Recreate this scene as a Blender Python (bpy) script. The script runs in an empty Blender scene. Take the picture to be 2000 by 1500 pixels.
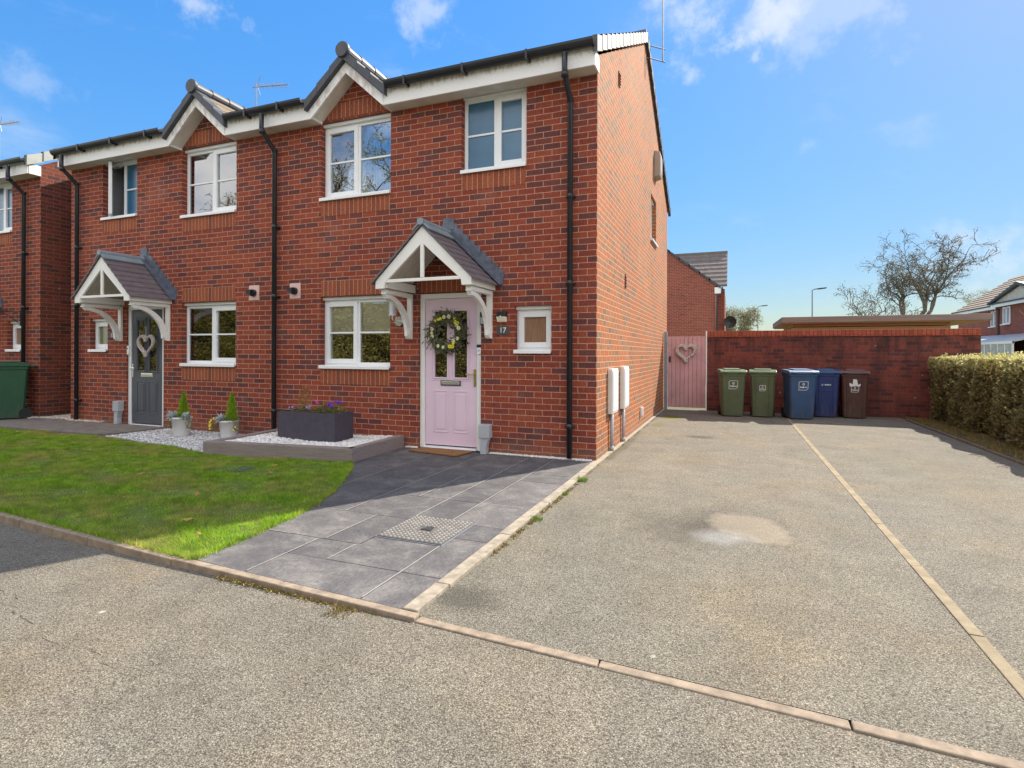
import bpy, bmesh, math, random
import numpy as np
from mathutils import Vector, Matrix
R = math.radians
scene = bpy.context.scene
SKY_K, SKY_G, SKY_S = 0.6, 1.9, 1.3
COL = scene.collection

# ------------------------------------------------------------------ camera
TH = R(21.6); ROLL = R(0.2)
cr = Vector((math.cos(TH), math.sin(TH), 0)); cf = Vector((-math.sin(TH), math.cos(TH), 0)); cu = Vector((0, 0, 1))
rr = math.cos(ROLL) * cr + math.sin(ROLL) * cu; uu = -math.sin(ROLL) * cr + math.cos(ROLL) * cu
cd = bpy.data.cameras.new('camera'); cam = bpy.data.objects.new('camera', cd); COL.objects.link(cam)
cam.matrix_world = Matrix(((rr.x, uu.x, -cf.x, 1.503), (rr.y, uu.y, -cf.y, -6.546), (rr.z, uu.z, -cf.z, 1.30), (0, 0, 0, 1)))
cd.sensor_width = 36; cd.lens = 1084 / 2000 * 36; cd.shift_y = -0.03; cd.clip_start = 0.05; cd.clip_end = 3000
scene.camera = cam

# ------------------------------------------------------------------ light and sky
def skydir(px, py):
    v = cf + (px - 1000) / 1084 * rr - (py - 690) / 1084 * uu
    return v.normalized()
CLOUDS = [(skydir(390, 5), 0.055, 0.75), (skydir(860, 15), 0.06, 0.7), (skydir(60, 155), 0.04, 0.35), (skydir(1370, 45), 0.085, 0.8), (skydir(1460, 40), 0.06, 0.6), (skydir(1640, 10), 0.10, 0.5), (skydir(1570, 285), 0.035, 0.35),
          (skydir(1950, 470), 0.06, 0.4), (skydir(1975, 500), 0.06, 0.5), (skydir(1880, 462), 0.05, 0.3)]
SUN = Vector((0.585, 1.03, 1.0)).normalized()
ELEV = math.asin(SUN.z); AZ = math.atan2(SUN.x, SUN.y)
sl = bpy.data.lights.new('sun', 'SUN'); so = bpy.data.objects.new('sun', sl); COL.objects.link(so)
sl.energy = 4.2; sl.angle = R(0.5); sl.color = (1.0, 0.92, 0.78)
so.rotation_euler = SUN.to_track_quat('Z', 'Y').to_euler(); so.location = (10, 20, 20)

w = bpy.data.worlds.new('World'); scene.world = w; w.use_nodes = True
nt = w.node_tree; nt.nodes.clear()
def WN(t, **k):
    n = nt.nodes.new(t)
    for a, b in k.items(): setattr(n, a, b)
    return n
sky = WN('ShaderNodeTexSky', sky_type='NISHITA', sun_disc=False)
sky.sun_elevation = ELEV; sky.sun_rotation = AZ; sky.altitude = 50; sky.air_density = 1.0; sky.dust_density = 0.3; sky.ozone_density = 3.0
L = nt.links.new
def WM(op, a, b=0.0, c=None, clamp=False):
    x = WN('ShaderNodeMath', operation=op); x.use_clamp = clamp
    for i, v in enumerate((a, b) if c is None else (a, b, c)):
        if isinstance(v, bpy.types.NodeSocket): L(v, x.inputs[i])
        else: x.inputs[i].default_value = v
    return x.outputs[0]
# the sky's own range is rolled off so that it holds its blue next to the shaded brickwork
bw = WN('ShaderNodeRGBToBW'); L(sky.outputs[0], bw.inputs[0])
vm = WN('ShaderNodeVectorMath', operation='SCALE'); L(sky.outputs[0], vm.inputs[0]); L(WM('DIVIDE', SKY_G, WM('MULTIPLY_ADD', bw.outputs[0], SKY_K, 1.0)), vm.inputs['Scale'])
hs = WN('ShaderNodeHueSaturation'); hs.inputs['Saturation'].default_value = SKY_S; L(vm.outputs[0], hs.inputs['Color'])
tc = WN('ShaderNodeTexCoord'); sp_ = WN('ShaderNodeSeparateXYZ'); L(tc.outputs['Generated'], sp_.inputs[0])
def cloud(scale, loc, lo, hi, det=8, dist=0.3):
    mp = WN('ShaderNodeMapping'); mp.inputs['Scale'].default_value = scale; mp.inputs['Location'].default_value = loc; L(tc.outputs['Generated'], mp.inputs['Vector'])
    nz = WN('ShaderNodeTexNoise'); nz.inputs['Scale'].default_value = 1.0; nz.inputs['Detail'].default_value = det; nz.inputs['Roughness'].default_value = 0.6; nz.inputs['Distortion'].default_value = dist; L(mp.outputs[0], nz.inputs['Vector'])
    mr = WN('ShaderNodeMapRange'); mr.interpolation_type = 'SMOOTHSTEP'; mr.inputs['From Min'].default_value = lo; mr.inputs['From Max'].default_value = hi; L(nz.outputs['Fac'], mr.inputs[0]); return mr.outputs[0]
def mixw(f, a, col):
    x = WN('ShaderNodeMix', data_type='RGBA'); L(f, x.inputs[0]); L(a, x.inputs[6]); x.inputs[7].default_value = (*col, 1); return x.outputs[2]
# wisps over the houses, unseen bright cloud added behind the viewpoint to light shaded fronts
c = mixw(WM('MULTIPLY', cloud((3.2, 3.2, 9), (4.3, 1.2, 0.7), 0.56, 0.80), 0.30), hs.outputs[0], (3.0, 3.25, 3.6))
mpn = WN('ShaderNodeTexNoise'); mpn.inputs['Scale'].default_value = 9.0; mpn.inputs['Detail'].default_value = 9; mpn.inputs['Roughness'].default_value = 0.62; L(tc.outputs['Generated'], mpn.inputs['Vector'])
for (d_, rad, amt) in CLOUDS:
    dp = WN('ShaderNodeVectorMath', operation='DISTANCE'); mpp = WN('ShaderNodeMapping'); mpp.vector_type = 'POINT'; mpp.inputs['Scale'].default_value = (1, 1, 1.5); L(tc.outputs['Generated'], mpp.inputs['Vector']); L(mpp.outputs[0], dp.inputs[0]); dp.inputs[1].default_value = (d_[0], d_[1], d_[2] * 1.5)
    v_ = WM('ADD', WM('DIVIDE', dp.outputs['Value'], rad), WM('MULTIPLY', WM('SUBTRACT', mpn.outputs['Fac'], 0.5), 5.2))
    mr = WN('ShaderNodeMapRange'); mr.interpolation_type = 'SMOOTHSTEP'; mr.inputs['From Min'].default_value = 1.15; mr.inputs['From Max'].default_value = 0.15; L(v_, mr.inputs[0])
    c = mixw(WM('MULTIPLY', mr.outputs[0], amt * 0.7), c, (3.1, 3.3, 3.6))
back = WN('ShaderNodeMapRange'); back.interpolation_type = 'SMOOTHSTEP'; back.inputs['From Min'].default_value = 0.15; back.inputs['From Max'].default_value = -0.25; L(sp_.outputs['Y'], back.inputs[0])
c = mixw(WM('MULTIPLY', cloud((2.2, 2.2, 3.4), (1.3, 7.2, 2.7), 0.30, 0.60), back.outputs[0]), c, (7.2, 6.9, 6.6))
bg = WN('ShaderNodeBackground'); bg.inputs['Strength'].default_value = 0.14; L(c, bg.inputs['Color'])
wo = WN('ShaderNodeOutputWorld'); L(bg.outputs[0], wo.inputs[0])
scene.view_settings.view_transform = 'Standard'; scene.view_settings.look = 'None'
scene.view_settings.exposure = 1.05; scene.view_settings.gamma = 1.0
scene.render.engine = 'CYCLES'
scene.cycles.use_denoising = True; scene.cycles.max_bounces = 8; scene.cycles.transparent_max_bounces = 24

# ------------------------------------------------------------------ materials
def mat(name):
    m = bpy.data.materials.new(name); m.use_nodes = True
    n = m.node_tree; b = n.nodes['Principled BSDF']
    return m, n, b
def N(n, t, **k):
    x = n.nodes.new(t)
    for a, b in k.items():
        if a in x.inputs and not hasattr(x, a): x.inputs[a].default_value = b
        else: setattr(x, a, b)
    return x
def ramp(n, stops, interp='LINEAR'):
    r = n.nodes.new('ShaderNodeValToRGB'); cr_ = r.color_ramp; cr_.interpolation = interp
    while len(cr_.elements) < len(stops): cr_.elements.new(0.5)
    for e, (p, c) in zip(cr_.elements, stops):
        e.position = p; e.color = (*c, 1) if len(c) == 3 else c
    return r
def noise(n, vec, scale, detail=4, rough=0.55, dist=0.0):
    x = n.nodes.new('ShaderNodeTexNoise'); x.inputs['Scale'].default_value = scale; x.inputs['Detail'].default_value = detail
    x.inputs['Roughness'].default_value = rough; x.inputs['Distortion'].default_value = dist
    if vec is not None: n.links.new(vec, x.inputs['Vector'])
    return x
def mixc(n, fac, a, b, mode='MIX'):
    x = n.nodes.new('ShaderNodeMix'); x.data_type = 'RGBA'; x.blend_type = mode
    for s, v in ((0, fac), (6, a), (7, b)):
        if hasattr(v, 'is_output') or isinstance(v, bpy.types.NodeSocket): n.links.new(v, x.inputs[s])
        elif s == 0: x.inputs[0].default_value = v
        else: x.inputs[s].default_value = (*v, 1)
    return x.outputs[2]
def math_(n, op, a, b=0.0, clamp=False):
    x = n.nodes.new('ShaderNodeMath'); x.operation = op; x.use_clamp = clamp
    for i, v in enumerate((a, b)):
        if isinstance(v, bpy.types.NodeSocket): n.links.new(v, x.inputs[i])
        else: x.inputs[i].default_value = v
    return x.outputs[0]
def bump(n, b, h, strength=0.4, dist=0.01):
    x = n.nodes.new('ShaderNodeBump'); x.inputs['Strength'].default_value = strength; x.inputs['Distance'].default_value = dist
    n.links.new(h, x.inputs['Height']); n.links.new(x.outputs[0], b.inputs['Normal'])
    return x
def coord(n, kind='Object', scale=None):
    t = n.nodes.new('ShaderNodeTexCoord'); o = t.outputs[kind]
    if scale:
        m = n.nodes.new('ShaderNodeMapping'); m.inputs['Scale'].default_value = scale; n.links.new(o, m.inputs[0]); o = m.outputs[0]
    return o
def worldpos(n, scale=None):
    g = n.nodes.new('ShaderNodeNewGeometry'); o = g.outputs['Position']
    if scale:
        m = n.nodes.new('ShaderNodeMapping'); m.inputs['Scale'].default_value = scale; n.links.new(o, m.inputs[0]); o = m.outputs[0]
    return o

def grubby(name, col, dirt=(0.14, 0.12, 0.10)):
    m, n, b = mat(name); p = worldpos(n); a = noise(n, p, 5, 5, 0.65); r = ramp(n, [(0.3, tuple(c * 0.85 for c in col)), (0.7, tuple(c * 1.18 for c in col))]); n.links.new(a.outputs[0], r.inputs[0])
    sx = n.nodes.new('ShaderNodeSeparateXYZ'); n.links.new(p, sx.inputs[0]); s1 = noise(n, worldpos(n, (16, 16, 2.5)), 1, 5, 0.7)
    k = math_(n, 'MULTIPLY', math_(n, 'SUBTRACT', math_(n, 'ADD', s1.outputs[0], math_(n, 'MULTIPLY', math_(n, 'SUBTRACT', 0.35, sx.outputs['Z']), 0.5)), 0.52), 3.0, True)
    n.links.new(mixc(n, math_(n, 'MULTIPLY', k, 0.55), r.outputs[0], dirt), b.inputs['Base Color']); rr2 = ramp(n, [(0.3, (0.35, 0.35, 0.35)), (0.7, (0.65, 0.65, 0.65))]); n.links.new(s1.outputs[0], rr2.inputs[0]); n.links.new(rr2.outputs[0], b.inputs['Roughness'])
    return m
def plain(name, col, rough=0.5, var=0.12, scale=6.0, metal=0.0, bumps=0.0, spec=0.5):
    m, n, b = mat(name)
    p = worldpos(n); nz = noise(n, p, scale, 5)
    lo = tuple(c * (1 - var) for c in col); hi = tuple(min(1, c * (1 + var)) for c in col)
    r = ramp(n, [(0.3, lo), (0.7, hi)]); n.links.new(nz.outputs[0], r.inputs[0]); n.links.new(r.outputs[0], b.inputs['Base Color'])
    b.inputs['Roughness'].default_value = rough; b.inputs['Metallic'].default_value = metal; b.inputs['Specular IOR Level'].default_value = spec
    if bumps:
        nb = noise(n, p, scale * 25, 3); bump(n, b, nb.outputs[0], bumps, 0.003)
    return m

def brick_mat(name, reds, dark, mortar, bw=0.225, rh=0.075, off=0.5, darkp=0.3, stain=0.0):
    m, n, b = mat(name)
    uv = n.nodes.new('ShaderNodeUVMap'); uv.uv_map = 'UVMap'
    # a little wobble so that the courses are not ruler-straight
    wn = noise(n, uv.outputs[0], 6.0, 2); wv = N(n, 'ShaderNodeVectorMath', operation='MULTIPLY_ADD')
    n.links.new(wn.outputs['Color'], wv.inputs[0]); wv.inputs[1].default_value = (0.008, 0.008, 0); n.links.new(uv.outputs[0], wv.inputs[2])
    bt = n.nodes.new('ShaderNodeTexBrick'); bt.offset = off; bt.squash = 1.0
    bt.inputs['Color1'].default_value = (0, 0, 0, 1); bt.inputs['Color2'].default_value = (1, 1, 1, 1); bt.inputs['Mortar'].default_value = (0.5, 0.5, 0.5, 1)
    for k, v in (('Scale', 1.0), ('Mortar Size', 0.0052), ('Mortar Smooth', 0.25), ('Bias', 0.0), ('Brick Width', bw), ('Row Height', rh)): bt.inputs[k].default_value = v
    n.links.new(wv.outputs[0], bt.inputs['Vector'])
    r = ramp(n, [(0.0, dark), (darkp - 0.12, tuple(c * 1.2 for c in dark)), (darkp + 0.10, reds[0]), (0.55, reds[1]), (0.8, reds[2]), (1.0, reds[1])])
    n.links.new(bt.outputs['Color'], r.inputs[0])
    streak = n.nodes.new('ShaderNodeMapping'); streak.inputs['Scale'].default_value = (90, 12, 1) if off else (30, 60, 1)
    n.links.new(uv.outputs[0], streak.inputs[0]); sn = noise(n, streak.outputs[0], 1.0, 3, 0.7)
    sr = ramp(n, [(0.25, (0.55, 0.55, 0.56)), (0.75, (1.45, 1.4, 1.32))]); n.links.new(sn.outputs[0], sr.inputs[0])
    c = mixc(n, 1.0, r.outputs[0], sr.outputs[0], 'MULTIPLY')
    big = noise(n, uv.outputs[0], 0.55, 4, 0.6); br = ramp(n, [(0.3, (0.86, 0.84, 0.86)), (0.7, (1.12, 1.1, 1.05))]); n.links.new(big.outputs[0], br.inputs[0])
    c = mixc(n, 1.0, c, br.outputs[0], 'MULTIPLY')
    mn = noise(n, uv.outputs[0], 30, 3); mr = ramp(n, [(0.3, tuple(x * 0.75 for x in mortar)), (0.7, tuple(x * 1.15 for x in mortar))]); n.links.new(mn.outputs[0], mr.inputs[0])
    c = mixc(n, bt.outputs['Fac'], c, mr.outputs[0])
    if off and not stain:
        sx = n.nodes.new('ShaderNodeSeparateXYZ'); n.links.new(uv.outputs[0], sx.inputs[0]); hb = math_(n, 'SUBTRACT', 0.22, sx.outputs['Y']); 
        k0 = math_(n, 'MULTIPLY', math_(n, 'ADD', hb, math_(n, 'MULTIPLY', math_(n, 'SUBTRACT', big.outputs[0], 0.5), 0.5)), 5.0, True)
        c = mixc(n, math_(n, 'MULTIPLY', k0, 0.38), c, (0.30, 0.17, 0.12))
        ef = noise(n, uv.outputs[0], 1.1, 6, 0.7); er = ramp(n, [(0.58, (0, 0, 0)), (0.75, (1, 1, 1))]); n.links.new(ef.outputs[0], er.inputs[0])
        c = mixc(n, math_(n, 'MULTIPLY', er.outputs[0], 0.22), c, (0.45, 0.33, 0.28))
    if stain:
        sm = n.nodes.new('ShaderNodeMapping'); sm.inputs['Scale'].default_value = (2.2, 0.7, 1); n.links.new(uv.outputs[0], sm.inputs[0])
        s1 = noise(n, sm.outputs[0], 1.3, 5, 0.65); s2 = ramp(n, [(0.45, (0, 0, 0)), (0.68, (1, 1, 1))]); n.links.new(s1.outputs[0], s2.inputs[0])
        sz = n.nodes.new('ShaderNodeSeparateXYZ'); n.links.new(uv.outputs[0], sz.inputs[0])
        c = mixc(n, math_(n, 'MULTIPLY', s2.outputs[0], stain), c, (0.035, 0.022, 0.022))
        sm2 = n.nodes.new('ShaderNodeMapping'); sm2.inputs['Scale'].default_value = (9, 0.8, 1); n.links.new(uv.outputs[0], sm2.inputs[0]); s3_ = noise(n, sm2.outputs[0], 1.0, 4, 0.6)
        kk = math_(n, 'MULTIPLY', math_(n, 'ADD', math_(n, 'SUBTRACT', sz.outputs['Y'], 1.62), math_(n, 'MULTIPLY', math_(n, 'SUBTRACT', s3_.outputs[0], 0.42), 2.4)), 2.2, True)
        c = mixc(n, math_(n, 'MULTIPLY', kk, 0.62 * stain), c, (0.03, 0.02, 0.022))
        v1 = N(n, 'ShaderNodeTexVoronoi'); v1.inputs['Scale'].default_value = 2.3; n.links.new(uv.outputs[0], v1.inputs['Vector'])
        v2 = ramp(n, [(0.035, (1, 1, 1)), (0.06, (0, 0, 0))]); n.links.new(v1.outputs['Distance'], v2.inputs[0])
        c = mixc(n, math_(n, 'MULTIPLY', v2.outputs[0], 0.45), c, (0.55, 0.5, 0.47))
    n.links.new(c, b.inputs['Base Color']); b.inputs['Roughness'].default_value = 0.85; b.inputs['Specular IOR Level'].default_value = 0.25
    h = math_(n, 'SUBTRACT', math_(n, 'MULTIPLY', sn.outputs[0], 0.35), bt.outputs['Fac'])
    bump(n, b, h, 0.55, 0.006)
    return m
MORT = (0.50, 0.275, 0.19)
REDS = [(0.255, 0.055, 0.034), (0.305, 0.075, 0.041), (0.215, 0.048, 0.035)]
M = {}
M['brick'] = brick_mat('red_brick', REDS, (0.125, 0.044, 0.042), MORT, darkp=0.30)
M['brick_side'] = brick_mat('sunlit_flank_brick', [(0.39, 0.135, 0.052), (0.34, 0.135, 0.062), (0.41, 0.115, 0.038)], (0.22, 0.118, 0.075), (0.60, 0.40, 0.225), darkp=0.33)  # same brick as the front, its sunlit tone put into the colour
M['soldier'] = brick_mat('soldier_brick', [(0.30, 0.085, 0.04), (0.33, 0.10, 0.048), (0.28, 0.075, 0.04)], (0.20, 0.062, 0.04), (0.50, 0.29, 0.20), bw=0.075, rh=0.24, off=0.0, darkp=0.22)
M['brick_old'] = brick_mat('garden_wall_brick', [(0.205, 0.052, 0.040), (0.235, 0.064, 0.046), (0.18, 0.047, 0.038)], (0.10, 0.036, 0.035), (0.19, 0.09, 0.075), stain=0.70)
M['coping'] = brick_mat('coping_brick', [(0.34, 0.085, 0.05), (0.38, 0.10, 0.06), (0.29, 0.07, 0.045)], (0.20, 0.055, 0.04), (0.09, 0.045, 0.035), bw=0.075, rh=0.3, off=0.0, darkp=0.15)
M['brick_far'] = brick_mat('far_brick', [(0.27, 0.078, 0.055), (0.30, 0.09, 0.062), (0.245, 0.072, 0.053)], (0.19, 0.06, 0.05), (0.45, 0.28, 0.21))
M['upvc'] = plain('white_plastic', (0.86, 0.87, 0.88), 0.28, 0.02, 4)
M['timber_white'] = plain('white_painted_timber', (0.87, 0.855, 0.82), 0.5, 0.05, 3, bumps=0.1)
def fascia_mat():
    m, n, b = mat('weathered_white_fascia')
    p = worldpos(n); g = n.nodes.new('ShaderNodeSeparateXYZ'); n.links.new(p, g.inputs[0])
    hh = math_(n, 'MULTIPLY', math_(n, 'SUBTRACT', g.outputs['Z'], 4.72), 11.0, True)
    s = worldpos(n, (14, 14, 6)); nz = noise(n, s, 1.0, 5, 0.7)
    k = ramp(n, [(0.44, (0, 0, 0)), (0.6, (1, 1, 1))]); n.links.new(math_(n, 'ADD', math_(n, 'MULTIPLY', hh, 0.30), math_(n, 'SUBTRACT', nz.outputs[0], 0.29)), k.inputs[0])
    f = noise(n, worldpos(n), 40, 4); fr = ramp(n, [(0.3, (0.84, 0.83, 0.81)), (0.7, (0.90, 0.89, 0.88))]); n.links.new(f.outputs[0], fr.inputs[0])
    c = mixc(n, math_(n, 'MULTIPLY', k.outputs[0], 0.45), fr.outputs[0], (0.32, 0.17, 0.09))
    n.links.new(c, b.inputs['Base Color']); b.inputs['Roughness'].default_value = 0.55
    return m
M['fascia'] = fascia_mat()
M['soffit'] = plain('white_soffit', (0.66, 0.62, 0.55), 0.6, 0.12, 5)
M['black'] = plain('black_plastic', (0.018, 0.020, 0.026), 0.35, 0.25, 5)
M['black_iron'] = plain('black_iron', (0.02, 0.02, 0.022), 0.5, 0.2, 9)
M['dark_tile'] = plain('dark_verge_tile', (0.055, 0.062, 0.078), 0.55, 0.25, 8, bumps=0.25)
M['pale_verge'] = plain('grey_dry_verge', (0.42, 0.44, 0.40), 0.5, 0.08, 6)
M['lead'] = plain('lead_sheet', (0.12, 0.135, 0.175), 0.5, 0.35, 14, metal=0.25, bumps=0.4)
M['ridge_blue'] = plain('blue_grey_ridge', (0.23, 0.29, 0.33), 0.45, 0.12, 6)
M['canopy_tile'] = plain('canopy_tile', (0.155, 0.13, 0.14), 0.55, 0.2, 9, bumps=0.3)
def tile_mat(name, c1, c2, lich):
    m, n, b = mat(name)
    p = worldpos(n); a = noise(n, p, 3, 5, 0.7); r = ramp(n, [(0.3, c1), (0.7, c2)]); n.links.new(a.outputs[0], r.inputs[0])
    l = noise(n, p, 22, 4, 0.7); lr = ramp(n, [(0.55, (0, 0, 0)), (0.66, (1, 1, 1))]); n.links.new(l.outputs[0], lr.inputs[0])
    c = mixc(n, math_(n, 'MULTIPLY', lr.outputs[0], 0.7), r.outputs[0], lich)
    n.links.new(c, b.inputs['Base Color']); b.inputs['Roughness'].default_value = 0.8; bump(n, b, l.outputs[0], 0.4, 0.01)
    return m
M['roof_tile'] = tile_mat('roof_tile', (0.10, 0.085, 0.08), (0.17, 0.14, 0.125), (0.34, 0.32, 0.26))
M['roof_brown'] = tile_mat('brown_roof_tile', (0.17, 0.125, 0.085), (0.23, 0.17, 0.12), (0.32, 0.26, 0.18))
M['pink'] = plain('pink_door_paint', (0.80, 0.62, 0.73), 0.4, 0.03, 3, bumps=0.08)
M['gate_pink'] = plain('faded_pink_boards', (0.58, 0.33, 0.34), 0.65, 0.12, 5, bumps=0.2)
M['grey_door'] = plain('slate_grey_door_paint', (0.085, 0.092, 0.115), 0.4, 0.08, 3, bumps=0.08)
M['gold'] = plain('brass', (0.55, 0.48, 0.18), 0.3, 0.1, 9, metal=0.9)
M['chrome'] = plain('chrome', (0.72, 0.73, 0.75), 0.22, 0.05, 9, metal=0.9)
M['grey_box'] = plain('grey_plastic', (0.42, 0.44, 0.48), 0.5, 0.08, 8)
M['meter'] = plain('white_meter_plastic', (0.74, 0.72, 0.68), 0.5, 0.05, 5)
M['plaque'] = plain('slate_plaque', (0.075, 0.075, 0.085), 0.6, 0.2, 30)
M['terracotta'] = plain('terracotta', (0.24, 0.07, 0.045), 0.7, 0.15, 9)
M['pink_plate'] = plain('pinkish_flue_plate', (0.74, 0.50, 0.46), 0.6, 0.08, 10)
M['sleeper'] = None
def wood_mat(name, c1, c2, sc=(1.2, 14, 30), rough=0.75, crack=True):
    m, n, b = mat(name)
    p = worldpos(n, sc); a = noise(n, p, 1.6, 5, 0.6, 0.6); r = ramp(n, [(0.3, c1), (0.7, c2)]); n.links.new(a.outputs[0], r.inputs[0])
    c = r.outputs[0]
    if crack:
        k = noise(n, worldpos(n, (1.4, 1.4, 26)), 1.2, 3, 0.5, 0.3); kr = ramp(n, [(0.492, (0, 0, 0)), (0.5, (1, 1, 1)), (0.508, (0, 0, 0))]); n.links.new(k.outputs[0], kr.inputs[0])
        c = mixc(n, math_(n, 'MULTIPLY', kr.outputs[0], 0.6), c, (0.06, 0.045, 0.045))
    n.links.new(c, b.inputs['Base Color']); b.inputs['Roughness'].default_value = rough; bump(n, b, a.outputs[0], 0.3, 0.006)
    return m
M['sleeper'] = wood_mat('painted_grey_sleeper', (0.22, 0.175, 0.165), (0.29, 0.24, 0.225))
M['larch'] = wood_mat('larch_cladding', (0.36, 0.20, 0.085), (0.46, 0.28, 0.13), (2, 2, 30), crack=False)
M['beam'] = wood_mat('weathered_roof_beam', (0.20, 0.145, 0.125), (0.27, 0.20, 0.17), (0.8, 4, 12), crack=False)
M['trough'] = plain('charcoal_stone_trough', (0.062, 0.052, 0.075), 0.7, 0.15, 20, bumps=0.35)
M['pot'] = plain('white_glazed_pot', (0.74, 0.73, 0.71), 0.35, 0.06, 9)
M['soil'] = plain('dark_soil', (0.06, 0.042, 0.03), 0.95, 0.3, 20, bumps=0.6)
M['mat'] = None
def mat_mat():
    m, n, b = mat('coir_doormat'); p = worldpos(n)
    a = noise(n, p, 140, 3, 0.8); r = ramp(n, [(0.3, (0.13, 0.055, 0.02)), (0.7, (0.42, 0.20, 0.075))]); n.links.new(a.outputs[0], r.inputs[0])
    v = N(n, 'ShaderNodeTexVoronoi'); v.inputs['Scale'].default_value = 11; n.links.new(p, v.inputs['Vector'])
    k = ramp(n, [(0.16, (1, 1, 1)), (0.2, (0, 0, 0))]); n.links.new(v.outputs['Distance'], k.inputs[0])
    n.links.new(mixc(n, math_(n, 'MULTIPLY', k.outputs[0], 0.7), r.outputs[0], (0.06, 0.025, 0.015)), b.inputs['Base Color'])
    b.inputs['Roughness'].default_value = 1; bump(n, b, a.outputs[0], 0.8, 0.01)
    return m
M['mat'] = mat_mat()
def glass_mat(name, tint=(0.72, 0.78, 0.78), base=0.10, rough=0.0, wav=0.002):
    m, n, b = mat(name); n.nodes.remove(b)
    t = N(n, 'ShaderNodeBsdfTransparent'); t.inputs[0].default_value = (*tint, 1)
    g = N(n, 'ShaderNodeBsdfGlossy'); g.inputs['Roughness'].default_value = rough; g.inputs['Color'].default_value = (0.95, 0.97, 1, 1)
    f = N(n, 'ShaderNodeFresnel'); f.inputs[0].default_value = 1.5
    nzz = noise(n, worldpos(n), 1.6, 2); bp = N(n, 'ShaderNodeBump'); bp.inputs['Strength'].default_value = wav; bp.inputs['Distance'].default_value = 0.4
    n.links.new(nzz.outputs[0], bp.inputs['Height']); n.links.new(bp.outputs[0], g.inputs['Normal'])
    x = N(n, 'ShaderNodeMixShader'); n.links.new(math_(n, 'ADD', math_(n, 'MULTIPLY', f.outputs[0], 1.6), base, True), x.inputs[0])
    n.links.new(t.outputs[0], x.inputs[1]); n.links.new(g.outputs[0], x.inputs[2]); n.links.new(x.outputs[0], n.nodes['Material Output'].inputs[0])
    return m
M['glass'] = glass_mat('window_glass', tint=(0.96, 0.97, 0.96), base=0.09)
M['glass_up'] = glass_mat('upper_window_glass', base=0.20)
def obscure():
    m, n, b = mat('obscure_blue_glass'); p = worldpos(n)
    a = noise(n, p, 70, 3); r = ramp(n, [(0.3, (0.02, 0.10, 0.19)), (0.7, (0.035, 0.15, 0.26))]); n.links.new(noise(n, p, 2.5, 4).outputs[0], r.inputs[0])
    n.links.new(r.outputs[0], b.inputs['Base Color']); b.inputs['Roughness'].default_value = 0.22; b.inputs['Specular IOR Level'].default_value = 1.0; b.inputs['Coat Weight'].default_value = 0.35; b.inputs['Coat Roughness'].default_value = 0.06
    bump(n, b, a.outputs[0], 0.25, 0.004)
    return m
M['obscure'] = obscure()
def tan_blind(name, c1, c2, sc):
    m, n, b = mat(name); a = noise(n, worldpos(n, sc), 1.0, 4, 0.7); r = ramp(n, [(0.3, c1), (0.7, c2)]); n.links.new(a.outputs[0], r.inputs[0])
    n.links.new(r.outputs[0], b.inputs['Base Color']); b.inputs['Roughness'].default_value = 0.3; b.inputs['Coat Weight'].default_value = 0.6; b.inputs['Coat Roughness'].default_value = 0.05
    return m
M['tan_glass'] = tan_blind('tan_obscure_glass', (0.20, 0.10, 0.06), (0.34, 0.19, 0.12), (90, 90, 6))
M['green_glass'] = tan_blind('green_obscure_glass', (0.10, 0.13, 0.06), (0.22, 0.24, 0.12), (60, 60, 60))
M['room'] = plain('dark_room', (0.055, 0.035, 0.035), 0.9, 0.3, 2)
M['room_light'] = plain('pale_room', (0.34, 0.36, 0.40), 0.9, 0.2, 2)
M['blind'] = plain('cream_blind', (0.86, 0.80, 0.64), 0.7, 0.06, 5)
M['curtain'] = plain('teal_curtain', (0.22, 0.36, 0.36), 0.8, 0.2, 8)
M['bin_green'] = grubby('green_bin_plastic', (0.082, 0.110, 0.052))
M['bin_green_lid'] = plain('green_bin_lid', (0.115, 0.165, 0.075), 0.45, 0.12, 6)
M['bin_blue'] = grubby('blue_bin_plastic', (0.034, 0.078, 0.17))
M['bin_blue_lid'] = plain('blue_bin_lid', (0.06, 0.13, 0.25), 0.45, 0.12, 6)
M['bin_navy'] = grubby('navy_bin_plastic', (0.024, 0.042, 0.15))
M['bin_brown'] = grubby('brown_bin_plastic', (0.085, 0.035, 0.028))
M['bin_brown_lid'] = plain('brown_bin_lid', (0.13, 0.062, 0.05), 0.5, 0.15, 6)
M['bin_neigh'] = grubby('bright_green_bin_plastic', (0.016, 0.085, 0.04))
M['sticker'] = plain('white_sticker', (0.75, 0.76, 0.76), 0.5, 0.05, 6)
M['rubber'] = plain('black_rubber', (0.02, 0.02, 0.02), 0.8, 0.1, 6)
M['wicker'] = plain('pale_wicker', (0.55, 0.47, 0.44), 0.8, 0.35, 45, bumps=0.6)
M['wicker_grey'] = plain('grey_wicker', (0.50, 0.43, 0.41), 0.8, 0.35, 45, bumps=0.6)
M['lamp_glass'] = plain('frosted_lamp_glass', (0.72, 0.72, 0.74), 0.3, 0.03, 6)
M['steel'] = plain('galvanised_steel', (0.30, 0.33, 0.38), 0.5, 0.12, 12, metal=0.5)
M['bark'] = plain('dark_bark', (0.105, 0.085, 0.065), 0.9, 0.35, 5)
M['bark_mid'] = plain('grey_brown_bark', (0.17, 0.145, 0.11), 0.9, 0.35, 5)
M['bark_pale'] = plain('pale_bark', (0.32, 0.25, 0.16), 0.9, 0.3, 5)
M['concrete_slab'] = plain('grey_concrete_step', (0.19, 0.165, 0.145), 0.9, 0.25, 9, bumps=0.5)
M['grout'] = plain('pale_grout', (0.35, 0.335, 0.30), 0.9, 0.12, 14)
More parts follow.
